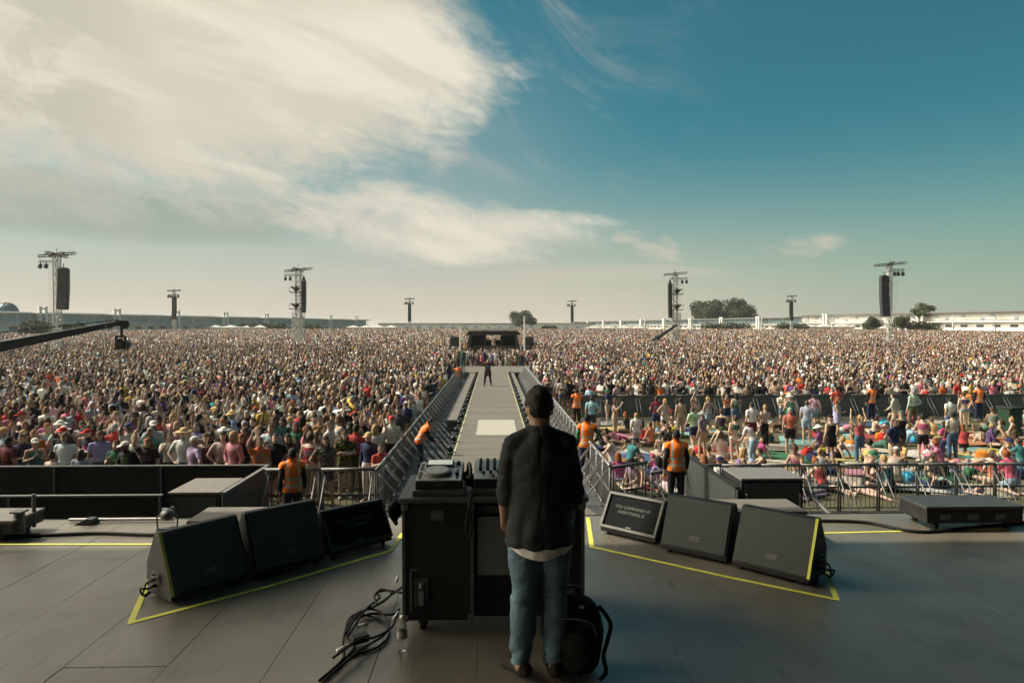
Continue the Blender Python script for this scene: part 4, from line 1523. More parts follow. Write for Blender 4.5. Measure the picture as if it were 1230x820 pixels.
pit_wall('pit_wall', [(-14.5, 15.5, 0), (-5.1, 15.5, 0)], 1.17, M['mid_grey'], M['black_cloth'], 'black sheeted wall in front of the left crowd')
pit_wall('pit_wall', [(-5.08, 15.45, 0), (-5.08, 12.95, 0)], 1.17, M['mid_grey'], M['dark_grey'], 'dark side wall closing the left pit beside the orange-vested steward')
pit_wall('pit_wall', [(-14.5, 12.9, 0), (-6.22, 12.9, 0)], 1.14, M['mid_grey'], M['black_cloth'], 'black sheeted wall nearest the left stage lip')
pit_wall('pit_wall', [(4.68, 16.4, 0), (4.68, 12.95, 0)], 1.2, M['black_box'], M['dark_grey'], 'grey side wall closing the right pit')


def sub_stack(name, x0, x1, y0, y1, z, label, top):
    o = thing(name, ((x0 + x1) / 2, (y0 + y1) / 2, 0), 0, label, 'subwoofer')
    sx, sy = x1 - x0, y1 - y0
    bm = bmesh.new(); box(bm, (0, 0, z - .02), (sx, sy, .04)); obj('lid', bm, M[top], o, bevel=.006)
    for q in range(2):
        h = (z - .05) / 2
        bm = bmesh.new(); box(bm, (0, 0, .005 + h / 2 + q * (h + .003)), (sx - .03, sy - .03, h - .008)); c = obj('cabinet', bm, M['black_box'], o, bevel=.012)
        bm = bmesh.new(); box(bm, (0, -sy / 2 + .006, .005 + h / 2 + q * (h + .003)), (sx - .16, .02, h - .12)); obj('grille', bm, M['grille'], c, bevel=.003)
    bm = bmesh.new()
    for a in (-1, 1):
        tube(bm, [(a * (sx / 2 - .1), -sy / 2 - .005, z * .62), (a * (sx / 2 - .1), -sy / 2 - .045, z * .62), (a * (sx / 2 - .1), -sy / 2 - .045, z * .78), (a * (sx / 2 - .1), -sy / 2 - .005, z * .78)], .014, 6)
    obj('handle', bm, M['mid_grey'], o)
    return o


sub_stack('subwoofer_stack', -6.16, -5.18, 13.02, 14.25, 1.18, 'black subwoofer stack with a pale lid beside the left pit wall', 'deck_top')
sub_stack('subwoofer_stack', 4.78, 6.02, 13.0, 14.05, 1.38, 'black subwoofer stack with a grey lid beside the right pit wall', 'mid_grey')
bm = bmesh.new(); tube(bm, [(6.15, 13.2, 1.1), (6.5, 12.3, .55), (6.9, 11.6, .06)], .04, 8)
tag(obj('support_brace', bm, M['galv']), 'grey diagonal tube leaning on the right subwoofer stack', 'brace')

# footlights along the runway
fl = None
i = 0
for sx in (-1, 1):
    y = 20.5
    while y < 56:
        if fl is None:
            fl = thing('footlight', (0, 0, 0), 0)
            bm = bmesh.new(); box(bm, (0, 0, .02), (.16, .2, .04)); obj('base', bm, M['black_box'], fl, bevel=.005)
            bm = bmesh.new(); cyl(bm, (0, .09, .15), (0, -.09, .19), .085, .075, 12); h = obj('lamp_housing', bm, M['black_metal'], fl, True)
            bm = bmesh.new(); cyl(bm, (0, -.091, .19), (0, -.1, .192), .066, .066, 12); obj('lens', bm, M['lens'], h)
            bm = bmesh.new()
            for q in (-1, 1):
                box(bm, (q * .092, 0, .11), (.01, .05, .16))
            obj('yoke', bm, M['black_metal'], fl)
            o = fl
        else:
            o = copy_tree(fl)
        o.location = (sx * 1.31, y, RUN - .1)
        if True:
            o.location.z = RUN + .0 if False else RUN - .06
        o.rotation_euler = (0, 0, random.uniform(-.5, .5) + (math.pi if sx < 0 else 0))
        tag(o, f"black footlight in the row along the {'left' if sx < 0 else 'right'} edge of the runway", 'stage light', f"footlights along the {'left' if sx < 0 else 'right'} runway edge")
        y += 1.9
        i += 1
bm = bmesh.new()
for sx in (-1, 1):
    box(bm, (sx * 1.31, 38, RUN - .12), (.2, 37, .11))
struct(obj('runway_gutter', bm, M['dark_grey']))

# ------------------------------------------------------------------ towers with delay loudspeakers
def lattice(bm, s, z0, z1, n, r=.045, rb=.022):
    for a in (-1, 1):
        for c in (-1, 1):
            cyl(bm, (a * s, c * s, z0), (a * s, c * s, z1), r, r, 6)
    dz = (z1 - z0) / n
    for k in range(n):
        za, zb = z0 + k * dz, z0 + (k + 1) * dz
        for (ax, ay, cx, cy) in ((-s, -s, s, -s), (s, -s, s, s), (s, s, -s, s), (-s, s, -s, -s)):
            f = k % 2
            cyl(bm, (ax, ay, zb if f else za), (cx, cy, za if f else zb), rb, rb, 5, False)
            cyl(bm, (ax, ay, zb), (cx, cy, zb), rb, rb, 5, False)


def line_array(x, y, ztop, n, w, hh, label, rz=0):
    o = thing('line_array_speaker', (x, y, ztop), rz, label, 'loudspeaker')
    bm = bmesh.new(); box(bm, (0, 0, -.1), (w * .8, .9, .12)); cyl(bm, (0, 0, -.04), (0, 0, .5), .05, .05, 6); obj('rigging_frame', bm, M['dark_truss'], o)
    z, ang, yy = -.2, 0., 0.
    for k in range(n):
        m = Matrix.Translation((0, yy, z)) @ Matrix.Rotation(ang, 4, 'X')
        bm = bmesh.new(); box(bm, (0, 0, -hh / 2), (w, .75, hh - .035), mtx=m)
        box(bm, (0, -.385, -hh / 2), (w - .08, .03, hh - .1), mtx=m)
        obj('speaker_cabinet', bm, M['array_box'], o)
        d = m.to_3x3() @ V((0, 0, -hh))
        z += d.z; yy += d.y
        ang -= R(.25 + .14 * k * 12 / n)
    return o


M['array_box'] = mat('array_box', (.03, .034, .036), .6, 0, .25, 2)


def tower(x, y, hgt, label, side, kind, garray, n=12):
    z0 = gz(x, y)
    k = hgt / 14.0
    o = thing('delay_tower', (x, y, z0), 0, label, 'speaker tower')
    ms = {'plain': .32, 'four': .24}.get(kind, .4)
    bm = bmesh.new(); lattice(bm, ms * k, 0, hgt - .6 * k, 22, .07 * k, .035 * k); obj('mast', bm, M['truss'], o)
    bm = bmesh.new(); box(bm, (0, 0, .25), (3.2 * k, 3.2 * k, .5)); obj('ballast_base', bm, M['mid_grey'], o)
    # crossing top beams, tilted a little
    bm = bmesh.new()
    for (a, t) in ((R(8), .14), (R(75), -.1), (R(-40), .05)):
        c_, s_ = math.cos(a), math.sin(a)
        L = (2.2 if a != R(75) else 1.6) * k
        for off in (-.16 * k, .16 * k):
            for dz in (0, .26 * k):
                cyl(bm, (-c_ * L - s_ * off, -s_ * L + c_ * off, hgt - .55 * k + dz - t * L * .8), (c_ * L - s_ * off, s_ * L + c_ * off, hgt - .55 * k + dz + t * L * .8), .055 * k, .055 * k, 6)
        for q in range(9):
            u = -L + q * L / 4
            cyl(bm, (c_ * u, s_ * u, hgt - .55 * k + t * u * .8), (c_ * (u + L / 8), s_ * (u + L / 8), hgt - .28 * k + t * u * .8), .035 * k, .035 * k, 5)
    obj('top_beam', bm, M['dark_truss'], o)
    bm = bmesh.new(); cyl(bm, (0, 0, hgt - .6 * k), (0, 0, hgt + .55 * k), .05 * k, .02 * k, 6); obj('lightning_rod', bm, M['dark_truss'], o)
    # light arm
    zl = hgt - 1.75 * k
    s = -side
    bm = bmesh.new()
    for dz in (0, .22 * k):
        cyl(bm, (-s * .9 * k if kind == 'spots' else 0, 0, zl + .35 * k + dz), (s * 2.3 * k, 0, zl + .35 * k + dz), .05 * k, .05 * k, 6)
    for q in range(5):
        cyl(bm, (s * (.4 + q * .4) * k, 0, zl + .35 * k), (s * (.6 + q * .4) * k, 0, zl + .57 * k), .03 * k, .03 * k, 5)
    obj('light_arm', bm, M['dark_truss'], o)
    lx = [s * 1.35, s * 2.1] if kind != 'spots' else [s * 1.3, s * 2.1, -s * .95]
    if kind == 'four':
        lx = [s * .7, s * 1.3, s * 2.0]
    for u in lx:
        bm = bmesh.new()
        cyl(bm, (u * k, 0, zl + .35 * k), (u * k, 0, zl + .1 * k), .06 * k, .06 * k, 6)
        box(bm, (u * k, 0, zl + .05 * k), (.4 * k, .35 * k, .14 * k))
        ell(bm, (u * k, -.05 * k, zl - .24 * k), (.24 * k, .26 * k, .27 * k), 10, 8)
        fl_ = obj('floodlight', bm, M['black_metal'], o, True)
        bm = bmesh.new(); cyl(bm, (u * k, -.27 * k, zl - .28 * k), (u * k, -.33 * k, zl - .29 * k), .17 * k, .17 * k, 12); obj('lens', bm, M['lens'], fl_)
    if kind == 'spots':
        for q, zz in enumerate((hgt - 3.6 * k, hgt - 6.4 * k)):
            bm = bmesh.new()
            box(bm, (s * .25 * k, -.5 * k, zz - .6 * k), (1.9 * k, 1.5 * k, .1 * k))
            for a in (-.65, 1.15):
                cyl(bm, (s * a * k, -1.2 * k, zz - .6 * k), (s * a * k, -1.2 * k, zz + .3 * k), .03 * k, .03 * k, 5)
            tube(bm, [(s * -.65 * k, -1.2 * k, zz + .3 * k), (s * 1.15 * k, -1.2 * k, zz + .3 * k)], .03 * k, 5)
            pf = obj('spot_platform', bm, M['dark_truss'], o)
            bm = bmesh.new()
            ell(bm, (s * .15 * k, -.7 * k, zz), (.5 * k, .5 * k, .42 * k), 12, 8); box(bm, (s * .15 * k, -.7 * k, zz - .35 * k), (.3 * k, .3 * k, .5 * k)); cyl(bm, (s * .5 * k, -.8 * k, zz + .1 * k), (s * .8 * k, -1.2 * k, zz + .2 * k), .16 * k, .13 * k, 8)
            obj('follow_spot', bm, M['black_metal'], pf, True)
        bm = bmesh.new(); lattice(bm, .78 * k, 0, hgt * .45, 9, .06 * k, .035 * k); obj('scaffold_base', bm, M['truss'], o)
        bm = bmesh.new()
        for q in (-1, 1):
            tube(bm, [(q * .95 * k, .1, 0), (q * .95 * k, .1, hgt * .42)], .06 * k, 6)
            for zz in range(5):
                tube(bm, [(-.95 * k, .1, hgt * .08 * (zz + 1)), (.95 * k, .1, hgt * .08 * (zz + .5))], .035 * k, 5)
        obj('scaffold_brace', bm, M['truss'], o)
    bm = bmesh.new()
    for q in (.9, 1.15):
        tube(bm, [(s * q * k, .1, zl + .3 * k), (s * q * .9 * k, .1, 1.0)], .018 * k, 5)
    obj('cable', bm, M['truss'], o)
    hh = .44 * k
    line_array(x + side * (.98 if kind != 'spots' else 1.02) * k, y - .2, z0 + hgt - 2.1 * k, n, (1.2 if kind != 'spots' else .62) * k, hh, garray)
    return o


def tower_at(px, py, d, label, side, kind, garray, n=12):
    p = atd(px, py, d)
    tower(p.x, d, p.z - gz(p.x, d), label, side, kind, garray, n)


tower_at(68, 302, 90, 'tall speaker tower on the far left above the camera crane', 1, 'plain', 'wide black line array hanging from the far left tower', 12)
tower_at(358, 321, 112, 'speaker tower with spotlight platforms, left of the runway', 1, 'spots', 'slim black line array hanging from the left spotlight tower', 12)
tower_at(811, 326, 122, 'speaker tower with spotlight platforms, right of the runway', -1, 'spots', 'slim black line array hanging from the right spotlight tower', 14)
tower_at(1069, 314, 104, 'tall speaker tower on the far right with lights in a row', -1, 'four', 'wide black line array hanging from the far right tower', 14)


def small_tower(px, py, d, side, label):
    p = atd(px, py, d)
    z0 = gz(p.x, d); hgt = p.z - z0
    o = thing('delay_tower', (p.x, d, z0), 0, label, 'speaker tower', 'slim towers at the back of the field')
    bm = bmesh.new(); lattice(bm, .3, 0, hgt - .5, 18, .07, .04); obj('mast', bm, M['truss'], o)
    bm = bmesh.new()
    for a in (R(10), R(80)):
        c_, s_ = math.cos(a), math.sin(a)
        cyl(bm, (-c_ * 1.7, -s_ * 1.7, hgt - .3), (c_ * 1.7, s_ * 1.7, hgt - .1), .17, .17, 6)
    cyl(bm, (0, 0, hgt - .5), (0, 0, hgt + .5), .08, .04, 6)
    tube(bm, [(-1.6, 0, hgt - 1.3), (1.3, 0, hgt - 1.3)], .1, 6)
    obj('top_beam', bm, M['dark_truss'], o)
    for u in (-1.5, -.9, 1.1):
        bm = bmesh.new(); ell(bm, (u, 0, hgt - 1.8), (.3, .3, .36), 8, 6); box(bm, (u, 0, hgt - 1.4), (.3, .3, .2)); obj('floodlight', bm, M['black_metal'], o, True)
    line_array(p.x + side * .55, d - .6, z0 + hgt - 1.6, 12, 1.0, .5, 'line array on the ' + label)
    return o


small_tower(209, 348, 183, .6, 'slim tower between the far left tower and the left spotlight tower')
small_tower(492, 358, 228, .1, 'slim tower left of the camera platform with the screen')
small_tower(687, 361, 246, .0, 'slim tower right of the camera platform with the screen')
small_tower(951, 355, 212, -.8, 'slim tower between the right spotlight tower and the far right tower')

# ------------------------------------------------------------------ control stand beyond the runway
d = 84.0
a, c = atd(560, 424, d), atd(625, 424, d)
g0 = gz(0, d)
fx = (a.x + c.x) / 2
W = (c.x - a.x)
o = thing('control_stand', (fx, d, g0), 0, 'black roofed control stand with screens beyond the end of the runway', 'control stand')
ztop = H + (393 - 398) / FPX * d - g0
bm = bmesh.new(); box(bm, (0, 3, .55), (W, 6, 1.1)); obj('platform', bm, M['black_box'], o)
bm = bmesh.new()
prism(bm, [(-W / 2 - .1, -.1, ztop - .45), (W / 2 + .1, -.1, ztop - .45), (W / 2 - .3, -.1, ztop + .05), (-W / 2 + .3, -.1, ztop + .05)], (0, 6.2, 0)); obj('roof', bm, M['black_metal'], o)
bm = bmesh.new(); box(bm, (0, -.14, ztop + .2), (W * .82, .1, .12)); box(bm, (0, 2.5, ztop + .28), (W * .7, 4.5, .25)); tube(bm, [(-W * .42, -.15, ztop + .32), (W * .42, -.15, ztop + .32)], .05, 6); obj('roof_cover', bm, M['tent'], o)
for sx in (-1, 1):
    bm = bmesh.new(); prism(bm, [(sx * (W / 2 + .25), -.05, 0), (sx * (W / 2 - .35), -.05, 0), (sx * (W / 2 - .6), -.05, ztop - .5), (sx * (W / 2 - .35), -.05, ztop - .5)], (0, 5.5, 0)); obj('side_wall', bm, M['dark_grey'], o)
    bm = bmesh.new(); box(bm, (sx * W * .29, 4.5, 1.1 + (ztop - 1.6) / 2), (W * .3, .06, ztop - 1.62)); obj('back_curtain', bm, M['black_cloth'], o)
for q in (-.7, .72):
    bm = bmesh.new(); box(bm, (q, 2.5, 1.1 + .9), (.95, .1, 1.1)); s_ = obj('equipment_screen', bm, M['mid_grey'], o)
    bm = bmesh.new(); box(bm, (q, 2.44, 2.0), (.85, .02, .98)); obj('glass', bm, M['screen_dark'], s_)
bm = bmesh.new(); box(bm, (0, 1.2, 1.5), (W * .8, .9, .7)); obj('control_bench', bm, M['dark_grey'], o)
for px, lab in ((553, 'white pole left of the black control stand'), (630, 'white pole right of the black control stand')):
    p = atd(px, 393, d - 1)
    bm = bmesh.new(); z = H + (393 - (380 if px > 600 else 392)) / FPX * d - g0
    cyl(bm, (0, 0, 0), (0, 0, z), .1, .08, 10); box(bm, (0, 0, .15), (.8, .8, .3))
    o2 = tag(obj('white_pole', bm, M['white_paint']), lab, 'pole'); o2.location = (p.x, d - 1, g0)
# dark speakers on stands beside it
for px, lab in ((546, 'dark speaker on a stand left of the white pole'), (636, 'dark speaker on a stand right of the right white pole')):
    p = atd(px, 393, 80)
    o2 = thing('speaker_on_stand', (p.x, 80, gz(0, 80)), 0, lab, 'loudspeaker')
    bm = bmesh.new(); cyl(bm, (0, 0, 0), (0, 0, 2.0), .06, .06, 8); box(bm, (0, 0, .05), (.9, .9, .1)); obj('stand', bm, M['dark_grey'], o2)
    bm = bmesh.new(); box(bm, (0, 0, 2.5), (1.0, .8, 1.1)); obj('cabinet', bm, M['array_box'], o2, bevel=.03)

# ------------------------------------------------------------------ camera cranes
def crane(tip, tail, pivot_t, label, w0, w1, head=True, zb=None):
    """tapered box arm from tail to tip on a pedestal; remote camera hanging at the tip"""
    tip, tail = V(tip), V(tail)
    pv = tail + (tip - tail) * pivot_t
    z0 = gz(pv.x, pv.y)
    o = thing('camera_crane', (pv.x, pv.y, z0), 0, label, 'camera crane')
    b0 = V((pv.x, pv.y, z0))
    d = (tip - tail)
    sd = V((d.y, -d.x, 0)).normalized(); up = sd.cross(d).normalized()
    if up.z < 0:
        up = -up
    bm = bmesh.new()
    def ring(p, w):
        return [bm.verts.new(p - b0 + sd * a * w * .42 + up * c * w * .5) for a, c in ((-1, -1), (1, -1), (1, 1), (-1, 1))]
    A, B = ring(tail, w0), ring(tip, w1)
    for i in range(4):
        bm.faces.new((A[i], A[(i + 1) % 4], B[(i + 1) % 4], B[i]))
    bm.faces.new(A); bm.faces.new(B)
    obj('arm', bm, M['black_metal'], o, bevel=.01)
    bm = bmesh.new()
    n_ = d.normalized()
    for a in (-1, 1):
        tube(bm, [pv - b0 + up * .55 + sd * a * .08, tip - b0 + up * (w1 * .6 + .02) + sd * a * .03], .012, 5)
        tube(bm, [pv - b0 + up * .55 + sd * a * .08, tail - b0 + up * w0 * .6 + sd * a * .06], .012, 5)
    tube(bm, [pv - b0, pv - b0 + up * .58], .03, 6)
    obj('stay_cable', bm, M['dark_grey'], o)
    bm = bmesh.new()
    cyl(bm, (0, 0, .5), pv - b0 - V((0, 0, .1)), .16, .1, 12); box(bm, (0, 0, .4), (1.3, 1.3, .2))
    for a in (-1, 1):
        for c in (-1, 1):
            cyl(bm, (a * .55, c * .5 - .06, .18), (a * .55, c * .5 + .06, .18), .18, .18, 12)
    obj('pedestal', bm, M['dark_grey'], o)
    bm = bmesh.new(); box(bm, tail - b0, (.5, .5, .6)); obj('counterweight', bm, M['black_box'], o)
    if head:
        t = tip - b0 + n_ * .1
        bm = bmesh.new(); box(bm, t + V((0, 0, -.02)), (.34, .3, .2)); ell(bm, t + V((.12, 0, -.06)), (.16, .16, .14), 10, 8); cyl(bm, t + V((0, 0, -.1)), t + V((0, 0, -.5)), .05, .05, 8)
        box(bm, t + V((-.04, 0, -.5)), (.34, .1, .07)); box(bm, t + V((-.2, 0, -.68)), (.05, .1, .4)); box(bm, t + V((.13, 0, -.68)), (.05, .1, .4))
        hd = obj('remote_head', bm, M['black_metal'], o, bevel=.01)
        bm = bmesh.new(); box(bm, t + V((-.03, .02, -.78)), (.24, .42, .24)); cyl(bm, t + V((-.03, .2, -.78)), t + V((-.03, .48, -.8)), .1, .12, 12); box(bm, t + V((-.05, -.05, -.62)), (.12, .3, .08)); box(bm, t + V((.05, -.1, -.93)), (.5, .12, .07)); obj('video_camera', bm, M['black_box'], hd, bevel=.008)
        bm = bmesh.new(); box(bm, t - n_ * .65 + up * .0 - V((0, .09, .03)), (.12, .02, .05)); obj('tally_plate', bm, M['white_paint'], o)
    return o


tip = atd(143, 388, 25)
tail = atd(-160, 447, 18)
crane(tip, tail + (tail - tip) * .12, .28, 'black camera crane arm reaching in from the left edge, camera hanging at its tip', .44, .16)
t2 = atd(812, 391, 118)
crane(t2, atd(745, 436, 106), .3, 'thin dark crane arm leaning against the right spotlight tower', .8, .3, False)

# ------------------------------------------------------------------ buildings at the edge of the field
def grandstand(name, p0, p1, depth, ztop, zbase, label, npyl, nx=26, dark_top=False, zpyl=1.0, hall=False):
    """long building between p0 and p1, its front on the line; glazed strip under a thin roof over a pale wall, pylons in front"""
    p0, p1 = V((*p0, zbase)), V((*p1, zbase))
    d = p1 - p0
    L = d.length
    ang = math.atan2(d.y, d.x)
    o = thing(name, p0, ang, label, 'building')
    h = ztop - zbase
    sgn = 1
    bm = bmesh.new(); box(bm, (L / 2, sgn * depth / 2 + .3, h * .28), (L, depth, h * .56))
    if hall:
        box(bm, (L / 2, depth / 2 + .3, h * .745), (L, depth, h * .365))
    wl = obj('wall', bm, M['cream_wall'], o)
    bm = bmesh.new()
    for i in range(nx * 2):
        u = (i + .5) * L / (nx * 2)
        box(bm, (u, .28, h * .40), (L / nx * .22, .08, h * .1))
    obj('window_row', bm, M['dark_grey'], wl)
    bm = bmesh.new()
    if hall:
        for i in range(nx * 2):
            box(bm, ((i + .5 + .2 * math.sin(i * 2.4)) * L / (nx * 2), .29, h * (.68 + .12 * (i % 2))), (1.3, .08, .8))
    else:
        box(bm, (L / 2, depth / 2 + .8, h * .74), (L - .6, depth - 1, h * .36))
    gl = obj('glazing', bm, M['glass_blue'], o)
    bm = bmesh.new()
    for i in range(nx * 3 + 1 if not hall else 4):
        box(bm, (.4 + i * (L - .8) / (nx * 3), .26, h * .74), (.14, .1, h * .35))
    for q in ((.63, .86) if not hall else (.62,)):
        box(bm, (L / 2, .24, h * q), (L - .6, .08, .14))
    obj('mullions', bm, M['mid_grey'] if dark_top else M['white_paint'], gl)
    bm = bmesh.new(); box(bm, (L / 2, depth / 2 - .6, h * .94), (L + 1, depth + 2.5, h * .035)); box(bm, (L / 2, depth / 2, h * .975), (L, depth, h * .05)); obj('roof', bm, M['mid_grey'] if dark_top else M['white_paint'], o)
    bm = bmesh.new(); box(bm, (L / 2, -.3, h * .56), (L, 1.4, .25)); obj('balcony', bm, M['white_paint'], o)
    for i in range(npyl):
        u = (i + .35) * L / npyl
        bm = bmesh.new()
        for q in (-.9, .9):
            box(bm, (u + q, -1.6, (h + zpyl) / 2), (.7, .9, h + zpyl))
        box(bm, (u, -1.58, h * .3), (1.2, .5, .6)); box(bm, (u, -1.58, h + zpyl - .6), (1.2, .5, .5))
        obj('pylon', bm, M['white_paint'], o)
    return o


# the walls' far sides lie away from the field: p0 -> p1 is walked so that the building is on the left
grandstand('grandstand', (-158, 120), (-70, 385), 22, 8.7, 1.0, 'long glazed grandstand with white pylons along the left edge of the field', 11, 26, False, 1.6)
grandstand('pavilion', (64, 560), (128, 292), 24, 8.8, 1.5, 'long low pavilion with a blue glazed strip along the right edge of the field', 9, 30, True, .6)
grandstand('exhibition_hall', (130, 285), (170, 165), 30, 9.6, 1.5, 'white hall with rows of small windows on the far right', 3, 12, True, .2, True)
bm = bmesh.new(); ell(bm, (0, 0, 0), (7, 7, 6.2), 24, 12)
bmesh.ops.bisect_plane(bm, geom=bm.verts[:] + bm.edges[:] + bm.faces[:], plane_co=(0, 0, 0), plane_no=(0, 0, 1), clear_inner=True)
bmesh.ops.holes_fill(bm, edges=bm.edges[:])
o = thing('domed_pavilion', (atd(9, 393, 206).x, 206, 8.4), 0, 'dark glazed dome rising behind the left end of the grandstand', 'dome')
o.scale = (.42, .42, .5)
obj('dome_shell', bm, mat('dome_blue', (.04, .09, .13), .35, 0, .3, .4), o, True)
bm = bmesh.new(); cyl(bm, (0, 0, -7), (0, 0, .05), 7.3, 7.3, 24); obj('drum_wall', bm, M['cream_wall'], o)
bm = bmesh.new()
tube(bm, [(7.05 * math.cos(a), -.0 + 7.05 * math.sin(a), .3) for a in [2 * math.pi * i / 24 for i in range(24)]], .35, 6, closed=True)
for a in (0, .785, 1.57, 2.356):
    tube(bm, [(7.1 * math.cos(t) * math.cos(a), 7.1 * math.cos(t) * math.sin(a), 6.3 * math.sin(t)) for t in [math.pi * i / 16 for i in range(17)]], .2, 5)
obj('ribs', bm, M['dark_grey'], o)


# low wall and tents at the far end
def long_low(name, x0, x1, y, z0, z1, dep, m, label, cat):
    o = thing(name, ((x0 + x1) / 2, y, z0), 0, label, cat)
    bm = bmesh.new(); box(bm, (0, dep / 2, (z1 - z0) / 2), (x1 - x0, dep, z1 - z0)); obj('wall', bm, M[m], o)
    bm = bmesh.new(); box(bm, (0, dep / 2 - .2, z1 - z0 + .15), (x1 - x0 + 1, dep + 1, .3)); obj('roof', bm, M['dark_grey'], o)
    bm = bmesh.new()
    n = int((x1 - x0) / 7)
    for i in range(n):
        box(bm, (-(x1 - x0) / 2 + (i + .5) * (x1 - x0) / n, -.05, (z1 - z0) * .5), (2.4, .14, (z1 - z0) * .35))
    obj('window_row', bm, M['glass_blue'], o)
    return o


long_low('low_block', -72, 22, 430, 1.5, 6.6, 14, 'cream_wall', 'low pale block across the far end of the field', 'building')
long_low('low_block', 22.5, 70, 470, 1.5, 6.9, 14, 'white_paint', 'low white block behind the round tree at the far end', 'building')


def marquee(px, d, w, h, label):
    p = atd(px, 393, d)
    o = thing('marquee_tent', (p.x, d, gz(p.x, d)), 0, label, 'tent')
    bm = bmesh.new()
    n = max(1, round(w / 6))
    for i in range(n):
        x0 = -w / 2 + i * w / n; x1 = x0 + w / n
        b = [bm.verts.new(q) for q in ((x0, -3, h * .7), (x1, -3, h * .7), (x1, 3, h * .7), (x0, 3, h * .7))]
        t = bm.verts.new(((x0 + x1) / 2, 0, h))
        for k in range(4):
            bm.faces.new((b[k], b[(k + 1) % 4], t))
        bm.faces.new(b[::-1])
    obj('canvas_roof', bm, M['tent'], o)
    bm = bmesh.new(); box(bm, (0, 0, h * .35 - .01), (w - .2, 5.8, h * .7 - .04)); obj('canvas_wall', bm, M['tent'], o)
    return o


marquee(268, 262, 34, 3.2, 'long white tent at the back of the left crowd')
marquee(447, 300, 22, 3.2, 'white tent right of the grandstand end')
marquee(740, 268, 24, 2.9, 'white tent at the back right of the round tree')
marquee(870, 262, 14, 2.9, 'white tent below the pair of large trees')
marquee(1052, 236, 12, 2.8, 'white tent by the far right tower base')
marquee(1000, 262, 26, 3.6, 'long cream tent behind the slim right tower')


# ------------------------------------------------------------------ trees and hedges
def leaf_cloud(bm, lobes, n, s, rng):
    for _ in range(n):
        c, r = lobes[rng.integers(len(lobes))]
        d = V(rng.normal(size=3)).normalized()
        q = V(c) + V((d.x * r[0], d.y * r[1], d.z * r[2])) * (rng.random() ** .4)
        u = V(rng.normal(size=3)).normalized(); w = u.cross(V(rng.normal(size=3))).normalized()
        k = s * rng.uniform(.6, 1.4)
        bm.faces.new([bm.verts.new(q + u * k * a + w * k * .7 * b) for a, b in ((-1, -.4), (.1, -1), (1, .3), (-.1, 1))])


def tree(px, d, top_py, wpx, label, m='leaf', seed=1, trunk_frac=.25, open_=False):
    rng = np.random.default_rng(seed)
    p = atd(px, 393, d); z0 = gz(p.x, d)
    hgt = atd(px, top_py, d).z - z0
    w = wpx / FPX * d / 2
    o = thing('deciduous_tree', (p.x, d, z0), 0, label, 'tree')
    bm = bmesh.new()
    cyl(bm, (0, 0, 0), (0, 0, hgt * .55), hgt * .03, hgt * .018, 8)
    for q in range(6):
        a = q * 1.05
        cyl(bm, (0, 0, hgt * (.3 + .04 * q)), (math.cos(a) * w * .6, math.sin(a) * w * .6, hgt * (.6 + .05 * (q % 3))), hgt * .014, hgt * .005, 6)
    obj('trunk', bm, M['bark'], o)
    lobes = []
    ch = hgt * (1 - trunk_frac)
    for q in range(13 if not open_ else 8):
        a = rng.uniform(0, 2 * math.pi); rr = rng.uniform(.15, .72) * w
        zz = hgt * trunk_frac + ch * (.22 + .62 * rng.random() * (1 - .6 * (rr / w) ** 2) + .08)
        k = rng.uniform(.26, .42) * (1 if not open_ else .6)
        lobes.append(((math.cos(a) * rr, math.sin(a) * rr, zz), (w * k * 1.25, w * k * 1.25, ch * k * .75)))
    lobes.append(((w * .1, 0, hgt * trunk_frac + ch * .72), (w * .36, w * .36, ch * .28)))
    bm = bmesh.new(); leaf_cloud(bm, lobes, 9000 if not open_ else 3000, w * .042, rng)
    obj('crown', bm, M[m], o)
    return o


tree(627, 360, 373, 34, 'round dark tree behind the control stand', 'leaf_dark', 3, .1)
tree(850, 380, 361, 44, 'broad tree, left one of the pair beside the right spotlight tower', 'leaf_dark', 4, .12)
tree(888, 385, 358, 42, 'broad taller tree, right one of the pair beside the right spotlight tower', 'leaf_dark', 5, .12)
tree(1104, 232, 363, 42, 'sparse tree with open crown just right of the far right tower', 'leaf', 6, .45, True)
tree(1048, 228, 380, 24, 'small bushy tree left of the far right tower', 'leaf_dark', 7, .1)
tree(1083, 228, 379, 22, 'small bushy tree at the foot of the far right tower', 'leaf_dark', 8, .1)


def hedge(px0, px1, d, top_py, label, seed):
    rng = np.random.default_rng(seed)
    a, c = atd(px0, 393, d), atd(px1, 393, d)
    z0 = gz(a.x, d); h = atd(px0, top_py, d).z - z0
    L = c.x - a.x
    n = max(3, int(L / 4))
    lobes = [((-L / 2 + (i + .5) * L / n, rng.uniform(-.6, .6), h * .5), (L / n * .8, 2.2, h * .5 * rng.uniform(.75, 1.05))) for i in range(n)]
    o = thing('clipped_hedge', ((a.x + c.x) / 2, d, z0), 0, label, 'hedge')
    bm = bmesh.new(); leaf_cloud(bm, lobes, int(600 * n), .3, rng); obj('foliage', bm, M['leaf_dark'], o)
    bm = bmesh.new()
    for i in range(n):
        cyl(bm, (-L / 2 + (i + .5) * L / n, 0, 0), (-L / 2 + (i + .5) * L / n, 0, h * .5), .12, .08, 6)
    obj('stems', bm, M['bark'], o)


